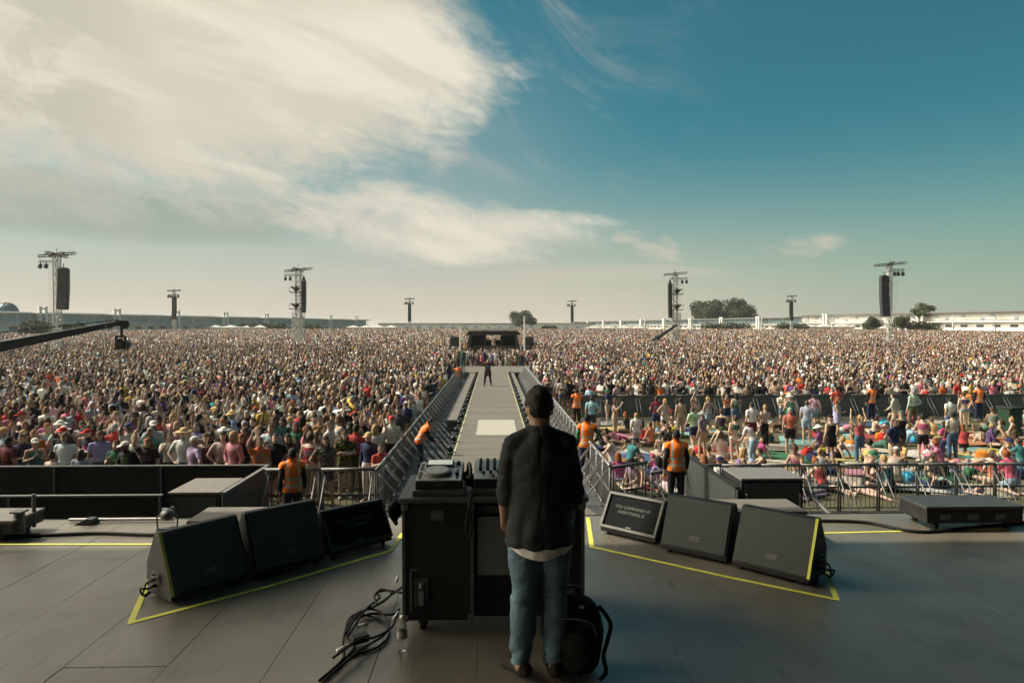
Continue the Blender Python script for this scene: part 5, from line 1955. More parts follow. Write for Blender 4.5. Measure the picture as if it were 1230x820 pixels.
hedge(28, 62, 165, 385, 'grey-green hedge in front of the grandstand, left of the far left tower', 1)
hedge(74, 98, 168, 386, 'grey-green hedge just right of the far left tower', 2)
hedge(288, 308, 262, 387, 'short hedge left of the left spotlight tower', 3)
hedge(314, 342, 262, 387, 'hedge close by the left spotlight tower', 4)
hedge(366, 384, 262, 388, 'hedge right of the left spotlight tower', 5)
hedge(845, 900, 258, 386, 'long clipped hedge under the pair of large trees', 6)
hedge(935, 968, 255, 387, 'hedge behind the slim right tower', 7)
hedge(1092, 1121, 228, 385, 'clipped hedge right of the sparse tree', 8)
hedge(1124, 1192, 226, 384, 'long dark clipped hedge in front of the white hall', 9)
hedge(652, 668, 262, 390, 'small hedge right of the round tree', 10)
for i, px in enumerate((1145, 1195, 775, 915, 1000)):
    d = 200 + 8 * i
    p = atd(px, 393, d); z0 = gz(p.x, d)
    bm = bmesh.new(); hgt = atd(px, 378 if px > 1100 else 381, d).z - z0
    cyl(bm, (0, 0, 0), (0, 0, hgt), .2, .16, 8); box(bm, (0, 0, hgt * .5), (.6, .2, hgt * .22))
    o = tag(obj('banner_pole', bm, M['white_paint']), ['slim pale pole in front of the white hall, left one', 'slim pale pole in front of the white hall, right one', 'slim pale pole left of the right spotlight tower', 'slim pale pole right of the pair of large trees', 'slim pale pole between the slim right tower and far right tower'][i], 'pole')
    o.location = (p.x, d, z0)
# ------------------------------------------------------------------ the DJ
def dj():
    p = base_pose(pel=(0, 0, .97), nek=(0, -.06, 1.50), head=(.0, -.11, 1.640), fwd=(.05, -.9, -.42), up=(0, -.42, .9),
                  sh=[(-.165, -.05, 1.415), (.165, -.05, 1.415)], el=[(-.215, .0, 1.12), (.215, .0, 1.12)],
                  wr=[(-.19, -.25, 1.05), (.215, -.15, .93)], hn=[(-.16, -.34, 1.08), (.205, -.23, .88)],
                  hp=[(-.095, .0, .93), (.095, .0, .93)], kn=[(-.088, -.03, .51), (.098, -.01, .51)],
                  an=[(-.085, .03, .09), (.115, .02, .09)], to=[(-.07, -.16, .035), (.2, -.12, .035)])
    p['hs'] = 1.09; p['nw'] = 1.22
    p['pn'] = [V((.2, .1, -1)), V((.2, .1, -1))]
    p['ts'] = [1, 1]
    # palms face down; the thumbs point to each other
    for i in (0, 1):
        d = (p['hn'][i] - p['wr'][i]).normalized(); pn = p['pn'][i]; pn = (pn - d * pn.dot(d)).normalized()
        sd = d.cross(pn)
        want = V((1, 0, 0)) if i == 0 else V((-1, 0, 0))
        p['ts'][i] = 1 if sd.dot(want) > 0 else -1
    B = Body(p, .0085, True, 1.03)
    f = onz(640, 812, ST)
    o = link('person', B.me, None, (f.x + .045, f.y, ST), math.pi, (.34, .2, .13))
    o.scale = (1.0, 1.0, 1.0)
    tag(o, 'DJ in loose black shirt, white hem and blue jeans standing at the desk, back turned', 'person')
    o['label'] = 'DJ in loose black shirt and blue jeans standing at the desk with back turned'
    # loose shirt: one draped surface with sleeves to the elbow
    bm = bmesh.new()
    seg = 40
    rings = []
    cyf = lambda z: -.062 * max(0, (z - .97) / .53)
    for z, rx, ry in ((.835, .216, .18), (.95, .208, .174), (1.06, .194, .162), (1.18, .19, .156), (1.3, .192, .157), (1.38, .188, .148), (1.43, .15, .128), (1.475, .105, .105), (1.51, .082, .084), (1.545, .076, .078)):
        rings.append([bm.verts.new((math.cos(t) * rx, math.sin(t) * ry + cyf(z) + .008, z)) for t in [2 * math.pi * i / seg for i in range(seg)]])
    for A, C_ in zip(rings, rings[1:]):
        for i in range(seg):
            bm.faces.new((A[i], A[(i + 1) % seg], C_[(i + 1) % seg], C_[i]))
    bm.faces.new(rings[0][::-1]); bm.faces.new(rings[-1])
    for i in (0, 1):
        sh_, el_, wr_ = p['sh'][i], p['el'][i], p['wr'][i]
        sgx = -1 if i == 0 else 1
        ell(bm, sh_ + V((-sgx * .004, 0, -.002)), (.078, .08, .077), 14, 10)
        cyl(bm, sh_, el_ + (el_ - sh_) * .02, .074, .063, 16)
        ell(bm, el_, (.062,) * 3, 12, 8)
        cyl(bm, el_, el_ + (wr_ - el_) * .16, .06, .058, 16)
        cyl(bm, V((sgx * .045, -.055, 1.475)), sh_ + V((-sgx * .01, 0, .01)), .068, .074, 14)
    me = eval_mesh(mesh_of('raw', bm), [('REMESH', dict(mode='VOXEL', voxel_size=.0085, use_smooth_shade=True)), ('SMOOTH', dict(factor=.5, iterations=7))])
    me.update()
    cc, nn = mesh_arrays(me)
    for i in range(len(cc)):
        c = V(cc[i].tolist())
        low = max(0, min(1, (1.35 - c.z) / .45))
        arm_ = 1 if abs(c.x) > .185 and c.z > 1.02 else 0
        q = noise.noise(V((c.x * 13, c.y * 13, c.z * 3.2))) * (.004 + .014 * low)
        q += noise.noise(V((c.x * 9 + c.z * 11 * (1 if c.x > 0 else -1), c.y * 9, c.z * 9 + 5))) * (.008 if not arm_ else .010)
        q += (noise.noise(V((c.x * 12, c.y * 12, c.z * 38 + 2))) * .007 if arm_ else 0)
        q -= .003 * math.exp(-(c.x / .012) ** 2) * (1 if c.z > 1.0 and c.y > 0 else 0)
        me.vertices[i].co = c + V(nn[i].tolist()) * q
    me.materials.clear(); me.materials.append(M['plain_cloth'])
    me.polygons.foreach_set('use_smooth', [True] * len(me.polygons))
    me.name = 'shirt'
    link('shirt', me, o, color=(.028, .031, .031))
    # white T-shirt hem hanging out below
    bm = bmesh.new(); rings = []
    for kz in range(7):
        rr = []
        for i in range(64):
            t = 2 * math.pi * i / 64
            zb = .775 + .055 * abs(math.cos(t)) ** 1.6 + .008 * noise.noise(V((math.cos(t) * 3, math.sin(t) * 3, 1)))
            z = .9 + (zb - .9) * kz / 6
            f_ = 1 + .05 * kz / 6 * noise.noise(V((math.cos(t) * 5, math.sin(t) * 5, 2.0)))
            rr.append(bm.verts.new((math.cos(t) * .2 * f_, math.sin(t) * .166 * f_ + .012, z)))
        rings.append(rr)
    for A, C_ in zip(rings, rings[1:]):
        for i in range(64):
            bm.faces.new((A[i], A[(i + 1) % 64], C_[(i + 1) % 64], C_[i]))
    link('undershirt', mesh_of('undershirt', bm, True, M['plain_cloth']), o, color=(.74, .71, .66))
    old = globals()['region']
    def reg(kind, *a):
        if kind == 'jeans':
            return ((B.cls == 0) & (B.tz < .14)) | (B.cls == 6) | ((B.cls == 7) & (B.t < .97))
        return old(kind, *a)
    globals()['region'] = reg
    j = link('jeans', B.cloth('jeans', .026, wr=.016, material='denim', wa=lambda c: .35 + 1.5 * math.exp(-((c.z - .13) / .12) ** 2) + .7 * math.exp(-((c.z - .5) / .1) ** 2) + .5 * math.exp(-((c.z - .84) / .08) ** 2)), o, color=(.115, .185, .225))
    s2 = link('shoes', B.cloth('shoes', .006, material='plain_cloth'), o, color=(.028, .024, .02))
    globals()['region'] = old
    h = link('hair', B.hair('crop'), o, color=(.012, .01, .009))
    # beard edge, eyes
    HM = B.HM.to_4x4(); hh = p['head']
    bm = bmesh.new()
    for sg in (-1, 1):
        ell(bm, hh + HM @ V((sg * .031, -.083, .01)), (.012, .012, .012), 10, 8)
    link('eyes', mesh_of('eyes', bm, True, M['plastic']), o, color=(.5, .5, .48))


M['denim'] = omat('denim', .85, .35, 5, .6, 45, .15)
dj()

# ------------------------------------------------------------------ individual people
GR = 'people on the sunbathing lawn'
LAWN = 'on sunbathing lawn'


def feet(px, py):
    return onz(px, py, -LAWN_DROP)


def P(px, fpy, rz, pose, top, topc, bot, botc, hair, hairc, label=None, s=1.0, skin=0, place=LAWN, group=GR, z=None, d=None, shoes=None):
    if d is None:
        q = feet(px, fpy)
    else:
        if group == GR:
            d *= 1.09; s *= .965
            if pose == 'stand' and not label:
                pose = ('stand', 'shift', 'walk', 'shift')[len(PEOPLE) % 4]
        a = atd(px, 393, d); q = V((a.x, d, gz(a.x, d)))
    return person(q.x, q.y, q.z if z is None else z, R(rz), pose, top, topc, bot, botc, hair, hairc, skin, s, place, group, label,
                  shoes=(pose in ('stand', 'shift', 'walk', 'hips', 'crossed', 'lean', 'wave') if shoes is None else shoes))


ST_G = 'stewards in orange vests'
# stewards
P(813, 0, 180, 'stand', 'vest', 'orange', 'trousers', 'black', 'short', 'black', 'steward in orange vest facing the crowd at the barrier beside the grey pit wall', 1.04, 0, '', ST_G, .22, 14.9)
P(705, 0, 170, 'hips', 'vest', 'orange', 'trousers', 'navy', 'short', 'black', 'steward in orange vest facing away in the pit just right of the DJ', 1.04, 0, '', ST_G, .1, 18.6)
P(350, 0, 205, 'stand', 'vest', 'orange', 'trousers', 'dark grey', 'short', 'black', 'steward in orange vest standing beside the left pit box', 1.03, 3, '', ST_G, 0, 14.15)
P(505, 0, 100, 'lean', 'vest', 'orange', 'trousers', 'navy', 'short', 'black', 'steward in orange vest leaning forward in the pit left of the runway', 1.0, 0, '', ST_G, 0, 20.2)
P(1048, 0, 190, 'hips', 'vest', 'orange', 'trousers', 'navy', 'short', 'black', 'steward in orange vest at the back barrier, near the red-shirted steward', 1.05, 0, '', ST_G, None, 33.0)
P(1177, 0, 180, 'stand', 'vest', 'orange', 'trousers', 'navy', 'short', 'black', 'steward in orange vest at the back barrier, rightmost in the photo', 1.05, 0, '', ST_G, None, 33.0)
P(693, 0, 190, 'crossed', 'vest', 'orange', 'trousers', 'black', 'short', 'black', 'steward in orange vest standing behind the right runway barrier', 1.0, 5, '', ST_G, None, 30.5)
P(550, 0, 185, 'stand', 'vest', 'orange', 'trousers', 'black', 'short', 'black', 'steward in orange vest standing far along the pit left of the runway', 1.0, 3, '', ST_G, 0, 47)
# performer and camera operator
q = person(-.36, 43.8, RUN, 0, 'perform', 'longsleeve', 'brown', 'trousers', 'black', 'short', 'black', 0, .97, '', None, 'performer in dark brown coat and black trousers standing with raised elbows on the runway')
for ch in list(q.children):
    if ch.name.startswith('long_sleeved'):
        ch.data = body('perform').cloth('coat', .03, flare=.03); ch.color = (.05, .035, .025, 1); ch.name = 'coat'
P(556, 0, 170, 'phone', 'longsleeve', 'green', 'trousers', 'black', 'cap', 'black', 'person in dark green top and black cap at the left end of the stage T', 1.0, 0, '', None, RUN, 63)
# lawn, as seen in the photograph
P(711, 0, 175, 'hips', 'tshirt', 'light blue', 'shorts', 'dark grey', 'short', 'dark brown', None, 1.05, d=25.5)
P(684, 520, 60, 'sit_knees', 'tshirt', 'red', 'shorts', 'navy', 'short', 'black')
P(739, 0, 60, 'phone', 'crop', 'beige', 'shorts', 'beige', 'long', 'brown', None, 1, d=26)
P(764, 545, 190, 'stand', 'tshirt', 'white', 'briefs', 'beige', 'short', 'blonde', 'small child in white T-shirt with blonde hair standing among towels near the barrier', .86, 4)
P(789, 0, 180, 'crossed', 'tshirt', 'burgundy', 'shorts', 'navy', 'short', 'dark brown', None, 1.02, d=26.5)
P(799, 0, 20, 'hips', 'tank', 'beige', 'shorts', 'white', 'long', 'blonde', None, .97, d=26.2)
P(818, 0, 190, 'stand', 'none', 'white', 'trousers', 'beige', 'bun', 'dark brown', None, 1, d=26)
P(836, 0, 20, 'wave', 'crop', 'pale pink', 'shorts', 'beige', 'long', 'brown', None, 1, d=26.5)
P(852, 0, 200, 'stand', 'tank', 'beige', 'shorts', 'pale denim', 'tail', 'blonde', None, .98, d=27)
P(723, 535, 100, 'sit_back', 'tshirt', 'grey', 'shorts', 'dark grey', 'short', 'grey')
P(744, 530, 270, 'lie_front', 'tshirt', 'pink', 'shorts', 'burgundy', 'long', 'dark brown')
P(770, 533, 150, 'sit_knees', 'tank', 'red', 'shorts', 'black', 'long', 'black')
P(782, 536, 220, 'sit_cross', 'tshirt', 'orange', 'shorts', 'navy', 'short', 'brown')
P(795, 550, 170, 'sit_cross', 'tank', 'brown', 'shorts', 'beige', 'long', 'dark brown')
P(806, 541, 200, 'sit_knees', 'tshirt', 'black', 'shorts', 'blue denim', 'short', 'black')
P(744, 581, 190, 'sit_knees', 'longsleeve', 'magenta', 'trousers', 'black', 'long', 'ginger', 'person in magenta long-sleeved top with ginger hair sitting behind the right corner barrier', 1, 0)
P(770, 584, 140, 'sit_back', 'crop', 'orange', 'shorts', 'burgundy', 'bun', 'blonde')
P(792, 588, 200, 'sit_cross', 'tshirt', 'lilac', 'shorts', 'dark grey', 'long', 'black')
P(833, 578, 170, 'sit_knees', 'tshirt', 'grey', 'shorts', 'navy', 'short', 'brown')
P(852, 572, 190, 'sit_cross', 'none', 'white', 'shorts', 'black', 'short', 'dark brown')
P(834, 0, 195, 'stand', 'tshirt', 'mint', 'shorts', 'navy', 'short', 'brown', None, 1.02, d=23.0)
P(845, 0, 215, 'hips', 'tshirt', 'grey', 'shorts', 'beige', 'hat', 'grey', None, 1.0, d=21.8)
P(866, 553, 180, 'sit_cross', 'tshirt', 'pale pink', 'shorts', 'white', 'bun', 'brown')
P(884, 0, 185, 'stand', 'crop', 'green', 'briefs', 'white', 'tail', 'brown', None, .98, 4, d=21.2)
P(904, 0, 190, 'hips', 'tshirt', 'white', 'shorts', 'burgundy', 'short', 'dark brown', None, 1.06, d=23.6)
P(920, 0, 200, 'stand', 'none', 'white', 'trousers', 'black', 'short', 'blonde', None, 1.0, 4, d=23.8)
P(950, 0, 170, 'stand', 'tshirt', 'orange', 'shorts', 'black', 'cap', 'grey', 'person in orange-red T-shirt and grey cap standing with back turned on the lawn', 1.03, 0, d=22.3)
P(970, 0, 160, 'phone', 'tshirt', 'light blue', 'shorts', 'pale denim', 'short', 'brown', None, 1.03, d=24.6)
P(979, 0, 170, 'stand', 'tshirt', 'pale pink', 'shorts', 'pale denim', 'tail', 'dark brown', None, 1.0, d=27.6)
P(1006, 0, 180, 'crossed', 'tshirt', 'red', 'trousers', 'navy', 'short', 'black', 'steward in plain red T-shirt with crossed arms at the back barrier', 1.08, 0, d=29.6)
P(999, 0, 200, 'phone', 'dress', 'black', 'briefs', 'black', 'cap', 'black', None, 1.02, 4, d=20.6)
P(940, 0, 10, 'stand', 'tshirt', 'white', 'shorts', 'blue denim', 'cap', 'white', None, 1, d=28.6)
P(948, 0, 10, 'crossed', 'tank', 'beige', 'shorts', 'black', 'hat', 'straw', None, 1, d=28.2)
P(885, 0, 175, 'stand', 'tank', 'green', 'shorts', 'blue denim', 'long', 'black', None, 1, d=28.0)
P(873, 0, 15, 'wave', 'crop', 'orange', 'shorts', 'navy', 'tail', 'black', None, .98, d=28.4)
P(1034, 0, 185, 'armsup', 'tank', 'red', 'trousers', 'blue denim', 'tail', 'blonde', None, .98, d=21.0)
P(1020, 540, 250, 'lie_back', 'crop', 'white', 'shorts', 'white', 'short', 'brown')
P(1045, 585, 20, 'sit_cross', 'tank', 'black', 'shorts', 'black', 'cap', 'green', 'person in black tank top and green cap sitting close behind the right barrier', 1.12, 4)
P(1066, 590, 195, 'sit_knees', 'tank', 'black', 'shorts', 'black', 'short', 'blonde', 'blonde person in black tank top sitting beside the green-capped one at the barrier', 1.12, 4)
P(1084, 0, 185, 'hips', 'tank', 'black', 'shorts', 'dark grey', 'cap', 'green', None, 1, d=21.8)
P(1076, 0, 220, 'stand', 'longsleeve', 'beige', 'shorts', 'beige', 'short', 'dark brown', None, 1.02, d=27.4)
P(1098, 0, 190, 'hips', 'longsleeve', 'mint', 'trousers', 'olive', 'short', 'grey', None, 1.06, d=28.2)
P(1110, 0, 160, 'crossed', 'crop', 'magenta', 'shorts', 'black', 'bun', 'black', None, .98, 4, d=21.2)
P(1122, 0, 170, 'sit_knees', 'tshirt', 'yellow', 'shorts', 'black', 'short', 'brown', None, 1, d=25.4)
P(1128, 556, 190, 'sit_cross', 'tshirt', 'purple', 'shorts', 'white', 'hat', 'straw')
P(1143, 0, 185, 'stand', 'tshirt', 'white', 'shorts', 'blue denim', 'short', 'black', None, 1.04, d=25.5)
P(1146, 0, 175, 'stand', 'tshirt', 'beige', 'trousers', 'blue denim', 'short', 'black', None, 1.0, 5, d=21.4)
P(1192, 528, 230, 'sit_back', 'tank', 'dark grey', 'shorts', 'black', 'tail', 'brown')
P(1176, 530, 140, 'lie_front', 'tank', 'beige', 'shorts', 'beige', 'long', 'brown')
P(1193, 582, 180, 'sit_cross', 'tank', 'orange', 'shorts', 'beige', 'tail', 'brown', None, 1.05)
P(1212, 592, 190, 'kneel', 'longsleeve', 'magenta', 'shorts', 'pale denim', 'bun', 'ginger', None, 1.1)
P(1214, 548, 80, 'lie_front', 'tshirt', 'white', 'shorts', 'navy', 'short', 'black')
P(1226, 560, 190, 'sit_knees', 'tshirt', 'teal', 'shorts', 'black', 'short', 'brown')
P(1085, 535, 280, 'sit_back', 'tshirt', 'light blue', 'shorts', 'pale denim', 'hat', 'straw')
P(1010, 520, 100, 'lie_front', 'tank', 'pink', 'shorts', 'white', 'long', 'blonde')
# fill the lawn
rs = random.Random(3)
taken = [(p['x'], p['y']) for p in PEOPLE]
TK = list(TOPC)
n = 0
while n < 78:
    y = rs.uniform(18.0, 32.5); px = rs.uniform(690, 1250)
    x = atd(px, 393, y).x
    if x < BR + .5 or min((x - a) ** 2 + (y - b) ** 2 for a, b in taken) < .6:
        continue
    taken.append((x, y))
    low = rs.random() < .9 or y < 20.5
    pose = rs.choice(['sit_cross', 'sit_knees', 'sit_back', 'lie_back', 'lie_front', 'kneel', 'sit_cross']) if low else rs.choice(['shift', 'hips', 'walk', 'phone', 'lean'])
    hair = rs.choice(['short', 'short', 'long', 'long', 'tail', 'bun', 'cap', 'hat'])
    person(x, y, gz(x, y), R(rs.gauss(185, 75)), pose, rs.choice(['tshirt', 'tshirt', 'tank', 'crop', 'longsleeve', 'dress']), rs.choice(TK),
           rs.choice(['shorts', 'shorts', 'trousers', 'briefs']), rs.choice(list(BOTC)), hair,
           rs.choice(list(HATC)) if hair in ('cap', 'hat') else rs.choice(['black', 'dark brown', 'brown', 'brown', 'blonde', 'ginger']),
           rs.choice([0, 1, 2, 0, 1, 4, 3]), rs.uniform(.94, 1.06), LAWN, GR, shoes=not low)
    n += 1
# first rows of the left crowd
LP = 'front rows, left crowd'
GL = 'people in the front rows of the left crowd'
LEFT = [(220, 16.5, 0, 'hips', 'tshirt', 'white', 'shorts', 'blue denim', 'hat', 'straw', 1.08), (267, 16.7, 10, 'hips', 'tshirt', 'pale pink', 'shorts', 'olive', 'long', 'dark brown', 1.02),
        (294, 17.2, -30, 'stand', 'tshirt', 'red', 'trousers', 'beige', 'tail', 'brown', 1.03), (246, 16.9, 20, 'stand', 'tank', 'burgundy', 'shorts', 'olive', 'long', 'brown', .97),
        (203, 17.0, 30, 'phone', 'tshirt', 'white', 'trousers', 'dark grey', 'short', 'dark brown', .98), (180, 17.1, -20, 'stand', 'longsleeve', 'teal', 'trousers', 'dark grey', 'short', 'grey', 1.04),
        (160, 16.9, 15, 'crossed', 'tshirt', 'white', 'trousers', 'black', 'short', 'blonde', .96), (138, 16.6, 0, 'clap', 'tshirt', 'green', 'trousers', 'white', 'short', 'dark brown', .9),
        (118, 17.0, 30, 'stand', 'tshirt', 'lilac', 'shorts', 'dark grey', 'long', 'brown', 1), (74, 17.4, 0, 'stand', 'tshirt', 'black', 'trousers', 'dark grey', 'cap', 'red', 1.02),
        (95, 16.2, 190, 'hips', 'tshirt', 'light blue', 'shorts', 'white', 'long', 'brown', .82), (60, 16.1, 170, 'stand', 'tank', 'beige', 'shorts', 'olive', 'bun', 'brown', .8),
        (40, 16.8, 40, 'clap', 'tank', 'teal', 'shorts', 'navy', 'cap', 'white', .92), (8, 16.4, 160, 'stand', 'tshirt', 'burgundy', 'shorts', 'navy', 'short', 'black', .98),
        (427, 17.4, 180, 'stand', 'tshirt', 'red', 'trousers', 'black', 'short', 'black', 1.05), (413, 17.2, 20, 'crossed', 'tshirt', 'black', 'shorts', 'olive', 'long', 'brown', .97),
        (450, 18.2, 190, 'wave', 'tshirt', 'white', 'shorts', 'pale denim', 'long', 'blonde', .98), (470, 19.2, 200, 'phone', 'tshirt', 'white', 'trousers', 'black', 'cap', 'red', 1.03),
        (456, 16.4, 30, 'clap', 'tshirt', 'red', 'shorts', 'black', 'short', 'dark brown', .85), (372, 16.6, 170, 'stand', 'tank', 'red', 'trousers', 'beige', 'tail', 'brown', 1.0),
        (390, 16.3, 20, 'hips', 'tshirt', 'dark grey', 'shorts', 'dark grey', 'long', 'dark brown', .98), (330, 16.5, 10, 'stand', 'tshirt', 'black', 'shorts', 'olive', 'short', 'dark brown', 1.0),
        (325, 17.6, 0, 'clap', 'tshirt', 'light blue', 'shorts', 'navy', 'short', 'brown', 1.04), (345, 16.9, 0, 'stand', 'tshirt', 'dark grey', 'trousers', 'black', 'long', 'black', .96)]
for (px, d, rz, pose, top, tc, bt, bc, hr, hc, s) in LEFT:
    P(px, 0, rz, pose, top, tc, bt, bc, hr, hc, None, s, rs.randrange(5), LP, GL, None, d)
taken = [(p['x'], p['y']) for p in PEOPLE]
ANON = 300 - len(PEOPLE)
cand = []
rj = random.Random(8)
y = 16.3
row = 0
while y < 40 and len(cand) < ANON:
    x = BL - .45 - rj.uniform(0, .4)
    while x > -.80 * y - .5:
        xx, yy = x + rj.uniform(-.16, .16), y + rj.uniform(-.22, .22)
        if min((xx - a) ** 2 + (yy - b) ** 2 for a, b in taken) > .16 and rj.random() < .93:
            cand.append((xx, yy, row))
        x -= rj.uniform(.46, .74)
    y += .62
    row += 1
YMAXL = max(c[1] for c in cand) if cand else 17
cand = cand[:ANON]
LASTX = cand[-1][0] if cand else 0
wtop = ['white'] * 5 + ['black'] * 5 + ['beige'] + ['grey', 'dark grey', 'dark grey', 'navy', 'pink', 'red', 'light blue', 'navy', 'brown', 'yellow', 'burgundy', 'teal', 'green', 'orange', 'lilac']
for xx, yy, row in cand:
    hr = rj.choice(['short', 'short', 'short', 'long', 'long', 'tail', 'bun', 'cap', 'hat'])
    nth = ('first', 'second', 'third', 'fourth', 'fifth', 'sixth', 'seventh', 'eighth', 'ninth', 'tenth')[min(row, 9)]
    person(xx, yy, 0, R(rj.gauss(18, 42) + (180 if rj.random() < .12 else 0)), rj.choice(['stand', 'shift', 'shift', 'clap', 'armsup', 'wave', 'phone', 'crossed', 'hips']),
           rj.choice(['tshirt', 'tshirt', 'tshirt', 'tshirt', 'tank', 'longsleeve', 'longsleeve', 'crop']), rj.choice(wtop), rj.choice(['shorts', 'trousers']), rj.choice(list(BOTC)),
           hr, rj.choice(['white', 'white', 'straw', 'black', 'red', 'navy']) if hr in ('cap', 'hat') else rj.choice(['black', 'dark brown', 'dark brown', 'brown', 'brown', 'blonde', 'ginger', 'grey']),
           rj.choice([0, 1, 2, 0, 4, 3, 5]), rj.uniform(.92, 1.07), f'{nth} row, left crowd', GL, shoes=False)
label_people()
print('individual people', len(PEOPLE))

# ------------------------------------------------------------------ the crowd as one mass
rng = np.random.default_rng(17)
tx = np.array([(p['x'], p['y']) for p in PEOPLE], np.float32)


def allowed(x, y):
    ok = (y > 35.1) | (x < BL - .35)
    # the individually built rows on the left
    ylast = max(c[1] for c in cand) if cand else 16
    ok &= ~((x < BL) & (y < ylast + .1))
    ok &= ~((x > BL - .3) & (x < BR + .3) & (y < 56.8))
    ok &= ~((x > BR - .4) & (x < 4.4) & (y < 35.0))
    ok &= ~((np.abs(x) < 4.3) & (y > 55.5) & (y < 67))
    ok &= ~((np.abs(x - fx) < W / 2 + 1.2) & (y > 79) & (y < 91.5))
    for px, dd in ((68, 90), (358, 112), (811, 122), (1069, 104), (209, 183), (492, 228), (687, 246), (951, 212)):
        cx = atd(px, 393, dd).x
        ok &= ~((np.abs(x - cx) < 1.9) & (np.abs(y - dd) < 1.9))
    left = -158 + (y - 120) * (88 / 265.)
    right = 170 - (y - 165) * (40 / 120.)
    ok &= (x > np.where(y > 100, left + 9, -170)) & (x < np.where(y > 150, right - 9, 170))
    return ok


def scatter(y0, y1, dens0, dens1):
    out = []
    yy = y0
    while yy < y1:
        t = (yy - y0) / (y1 - y0)
        de = dens0 + (dens1 - dens0) * t
        dy = 1 / math.sqrt(de)
        xl, xr = -.80 * yy - 4, .86 * yy + 4
        n = int((xr - xl) / dy)
        xs_ = xl + (np.arange(n) + .5) * dy + rng.normal(0, dy * .32, n)
        ys_ = yy + rng.normal(0, dy * .32, n)
        out.append(np.stack([xs_, ys_], 1))
        yy += dy
    A = np.concatenate(out)
    A = A[allowed(A[:, 0], A[:, 1])]
    # open patches and lanes that thin the field out
    x, y = A[:, 0], A[:, 1]
    cl = np.array([noise.noise(V((a * .16, b * .16, 3.3))) + .6 * noise.noise(V((a * .5, b * .5, 7.1))) for a, b in A])
    keep = rng.random(len(A)) < np.clip(.9 + .45 * cl, .35, 1.0)
    A = A[keep]
    z = gz_np(A[:, 0], A[:, 1])
    s = np.clip(rng.normal(1.0, .055, len(A)), .84, 1.12)
    return np.concatenate([A, z[:, None], s[:, None]], 1).astype(np.float32)


pts = {'near': scatter(16, 44, 2.7, 2.5), 'mid': scatter(44, 100, 2.4, 1.6), 'far': scatter(100, 258, 1.6, .8)}
print({k: len(v) for k, v in pts.items()})
cr = link('crowd', bake_crowd(pts, rng))
cr['kind'] = 'stuff'
cr['label'] = 'dense festival crowd filling the field behind the front rows'

# ------------------------------------------------------------------ towels, bags and bins on the lawn
rt_ = random.Random(21)
towc = {'yellow': (.6, .5, .12), 'teal': (.04, .3, .32), 'red': (.5, .06, .05), 'pink': (.62, .2, .3), 'white': (.66, .63, .58), 'blue': (.06, .14, .34), 'green': (.06, .25, .12),
        'beige': (.5, .42, .3), 'orange': (.62, .24, .06), 'pale green': (.42, .55, .36), 'grey': (.3, .3, .3), 'turquoise': (.16, .46, .46), 'lilac': (.4, .3, .5), 'cream': (.66, .58, .42)}
spots = [(745, 525, 'pink', 2.0), (752, 545, 'white', 2.0), (775, 560, 'cream', 2.0), (800, 566, 'pale green', 1.8), (730, 552, 'grey', 1.6), (905, 535, 'green', 2), (930, 560, 'beige', 2), (890, 556, 'red', 1.8),
         (965, 530, 'turquoise', 2.2), (985, 545, 'pale green', 2), (1010, 545, 'cream', 2.2), (1030, 525, 'turquoise', 2.4), (1060, 520, 'cream', 2), (1150, 518, 'yellow', 2.6), (1170, 528, 'red', 2.6), (1160, 540, 'turquoise', 2.4),
         (1185, 545, 'yellow', 2.2), (1200, 555, 'teal', 2.2), (1165, 556, 'green', 2), (1215, 530, 'orange', 2), (1100, 530, 'blue', 2), (1050, 545, 'turquoise', 2), (870, 520, 'teal', 2), (850, 545, 'pink', 1.8),
         (820, 540, 'white', 2), (700, 540, 'beige', 1.8), (1080, 560, 'grey', 2), (1120, 570, 'green', 2), (960, 570, 'cream', 2), (1010, 575, 'beige', 2), (1230, 545, 'lilac', 2)]
for q in range(62):
    spots.append((rt_.uniform(700, 1240), rt_.uniform(508, 590), rt_.choice(list(towc)), rt_.uniform(1.5, 2.3)))
seen = {}
tn = 0
for px, py, cn, L in spots:
    p = feet(px, py)
    if p.x < BR + .9:
        continue
    bm = bmesh.new()
    w = L * rt_.uniform(.5, .85)
    g = [[bm.verts.new(((i / 8 - .5) * L, (j / 5 - .5) * w, .010 + .0009 * tn + .02 * max(0, noise.noise(V((i * .7 + tn * 3, j * .8, tn)))))) for j in range(6)] for i in range(9)]
    for i in range(8):
        for j in range(5):
            bm.faces.new((g[i][j], g[i + 1][j], g[i + 1][j + 1], g[i][j + 1]))
    tc_ = towc[cn]; lum = sum(tc_) / 3; o = obj('beach_towel', bm, M['towel'], smooth=True, color=tuple(.62 * (lum + (q_ - lum) * .72) for q_ in tc_))
    o.location = (p.x, p.y, gz(p.x, p.y)); o.rotation_euler = (0, 0, rt_.uniform(0, 3.1))
    md = o.modifiers.new('thick', 'SOLIDIFY'); md.thickness = .008; md.offset = 1
    nb = sorted(PEOPLE, key=lambda m: (m['x'] - p.x) ** 2 + (m['y'] - p.y) ** 2)
    lab = None
    for m_ in nb:
        t = f"{m_['topc']} {TOPN[m_['top']]}" if m_['top'] not in ('none',) else 'bare back'
        l2 = f"{cn} towel on the lawn by the person in {t}, {HAIRP[m_['hair']].format(m_['hairc'])}"
        if l2 not in seen:
            lab = l2; break
    seen[lab] = 1
    tag(o, lab, 'towel', 'towels on the sunbathing lawn')
    tn += 1
bagc = {'yellow': (.62, .5, .04), 'orange': (.66, .22, .03), 'blue': (.05, .35, .55), 'black': (.014, .014, .015), 'navy': (.02, .03, .08), 'grey': (.2, .2, .2), 'red': (.45, .04, .03), 'green': (.03, .14, .06)}
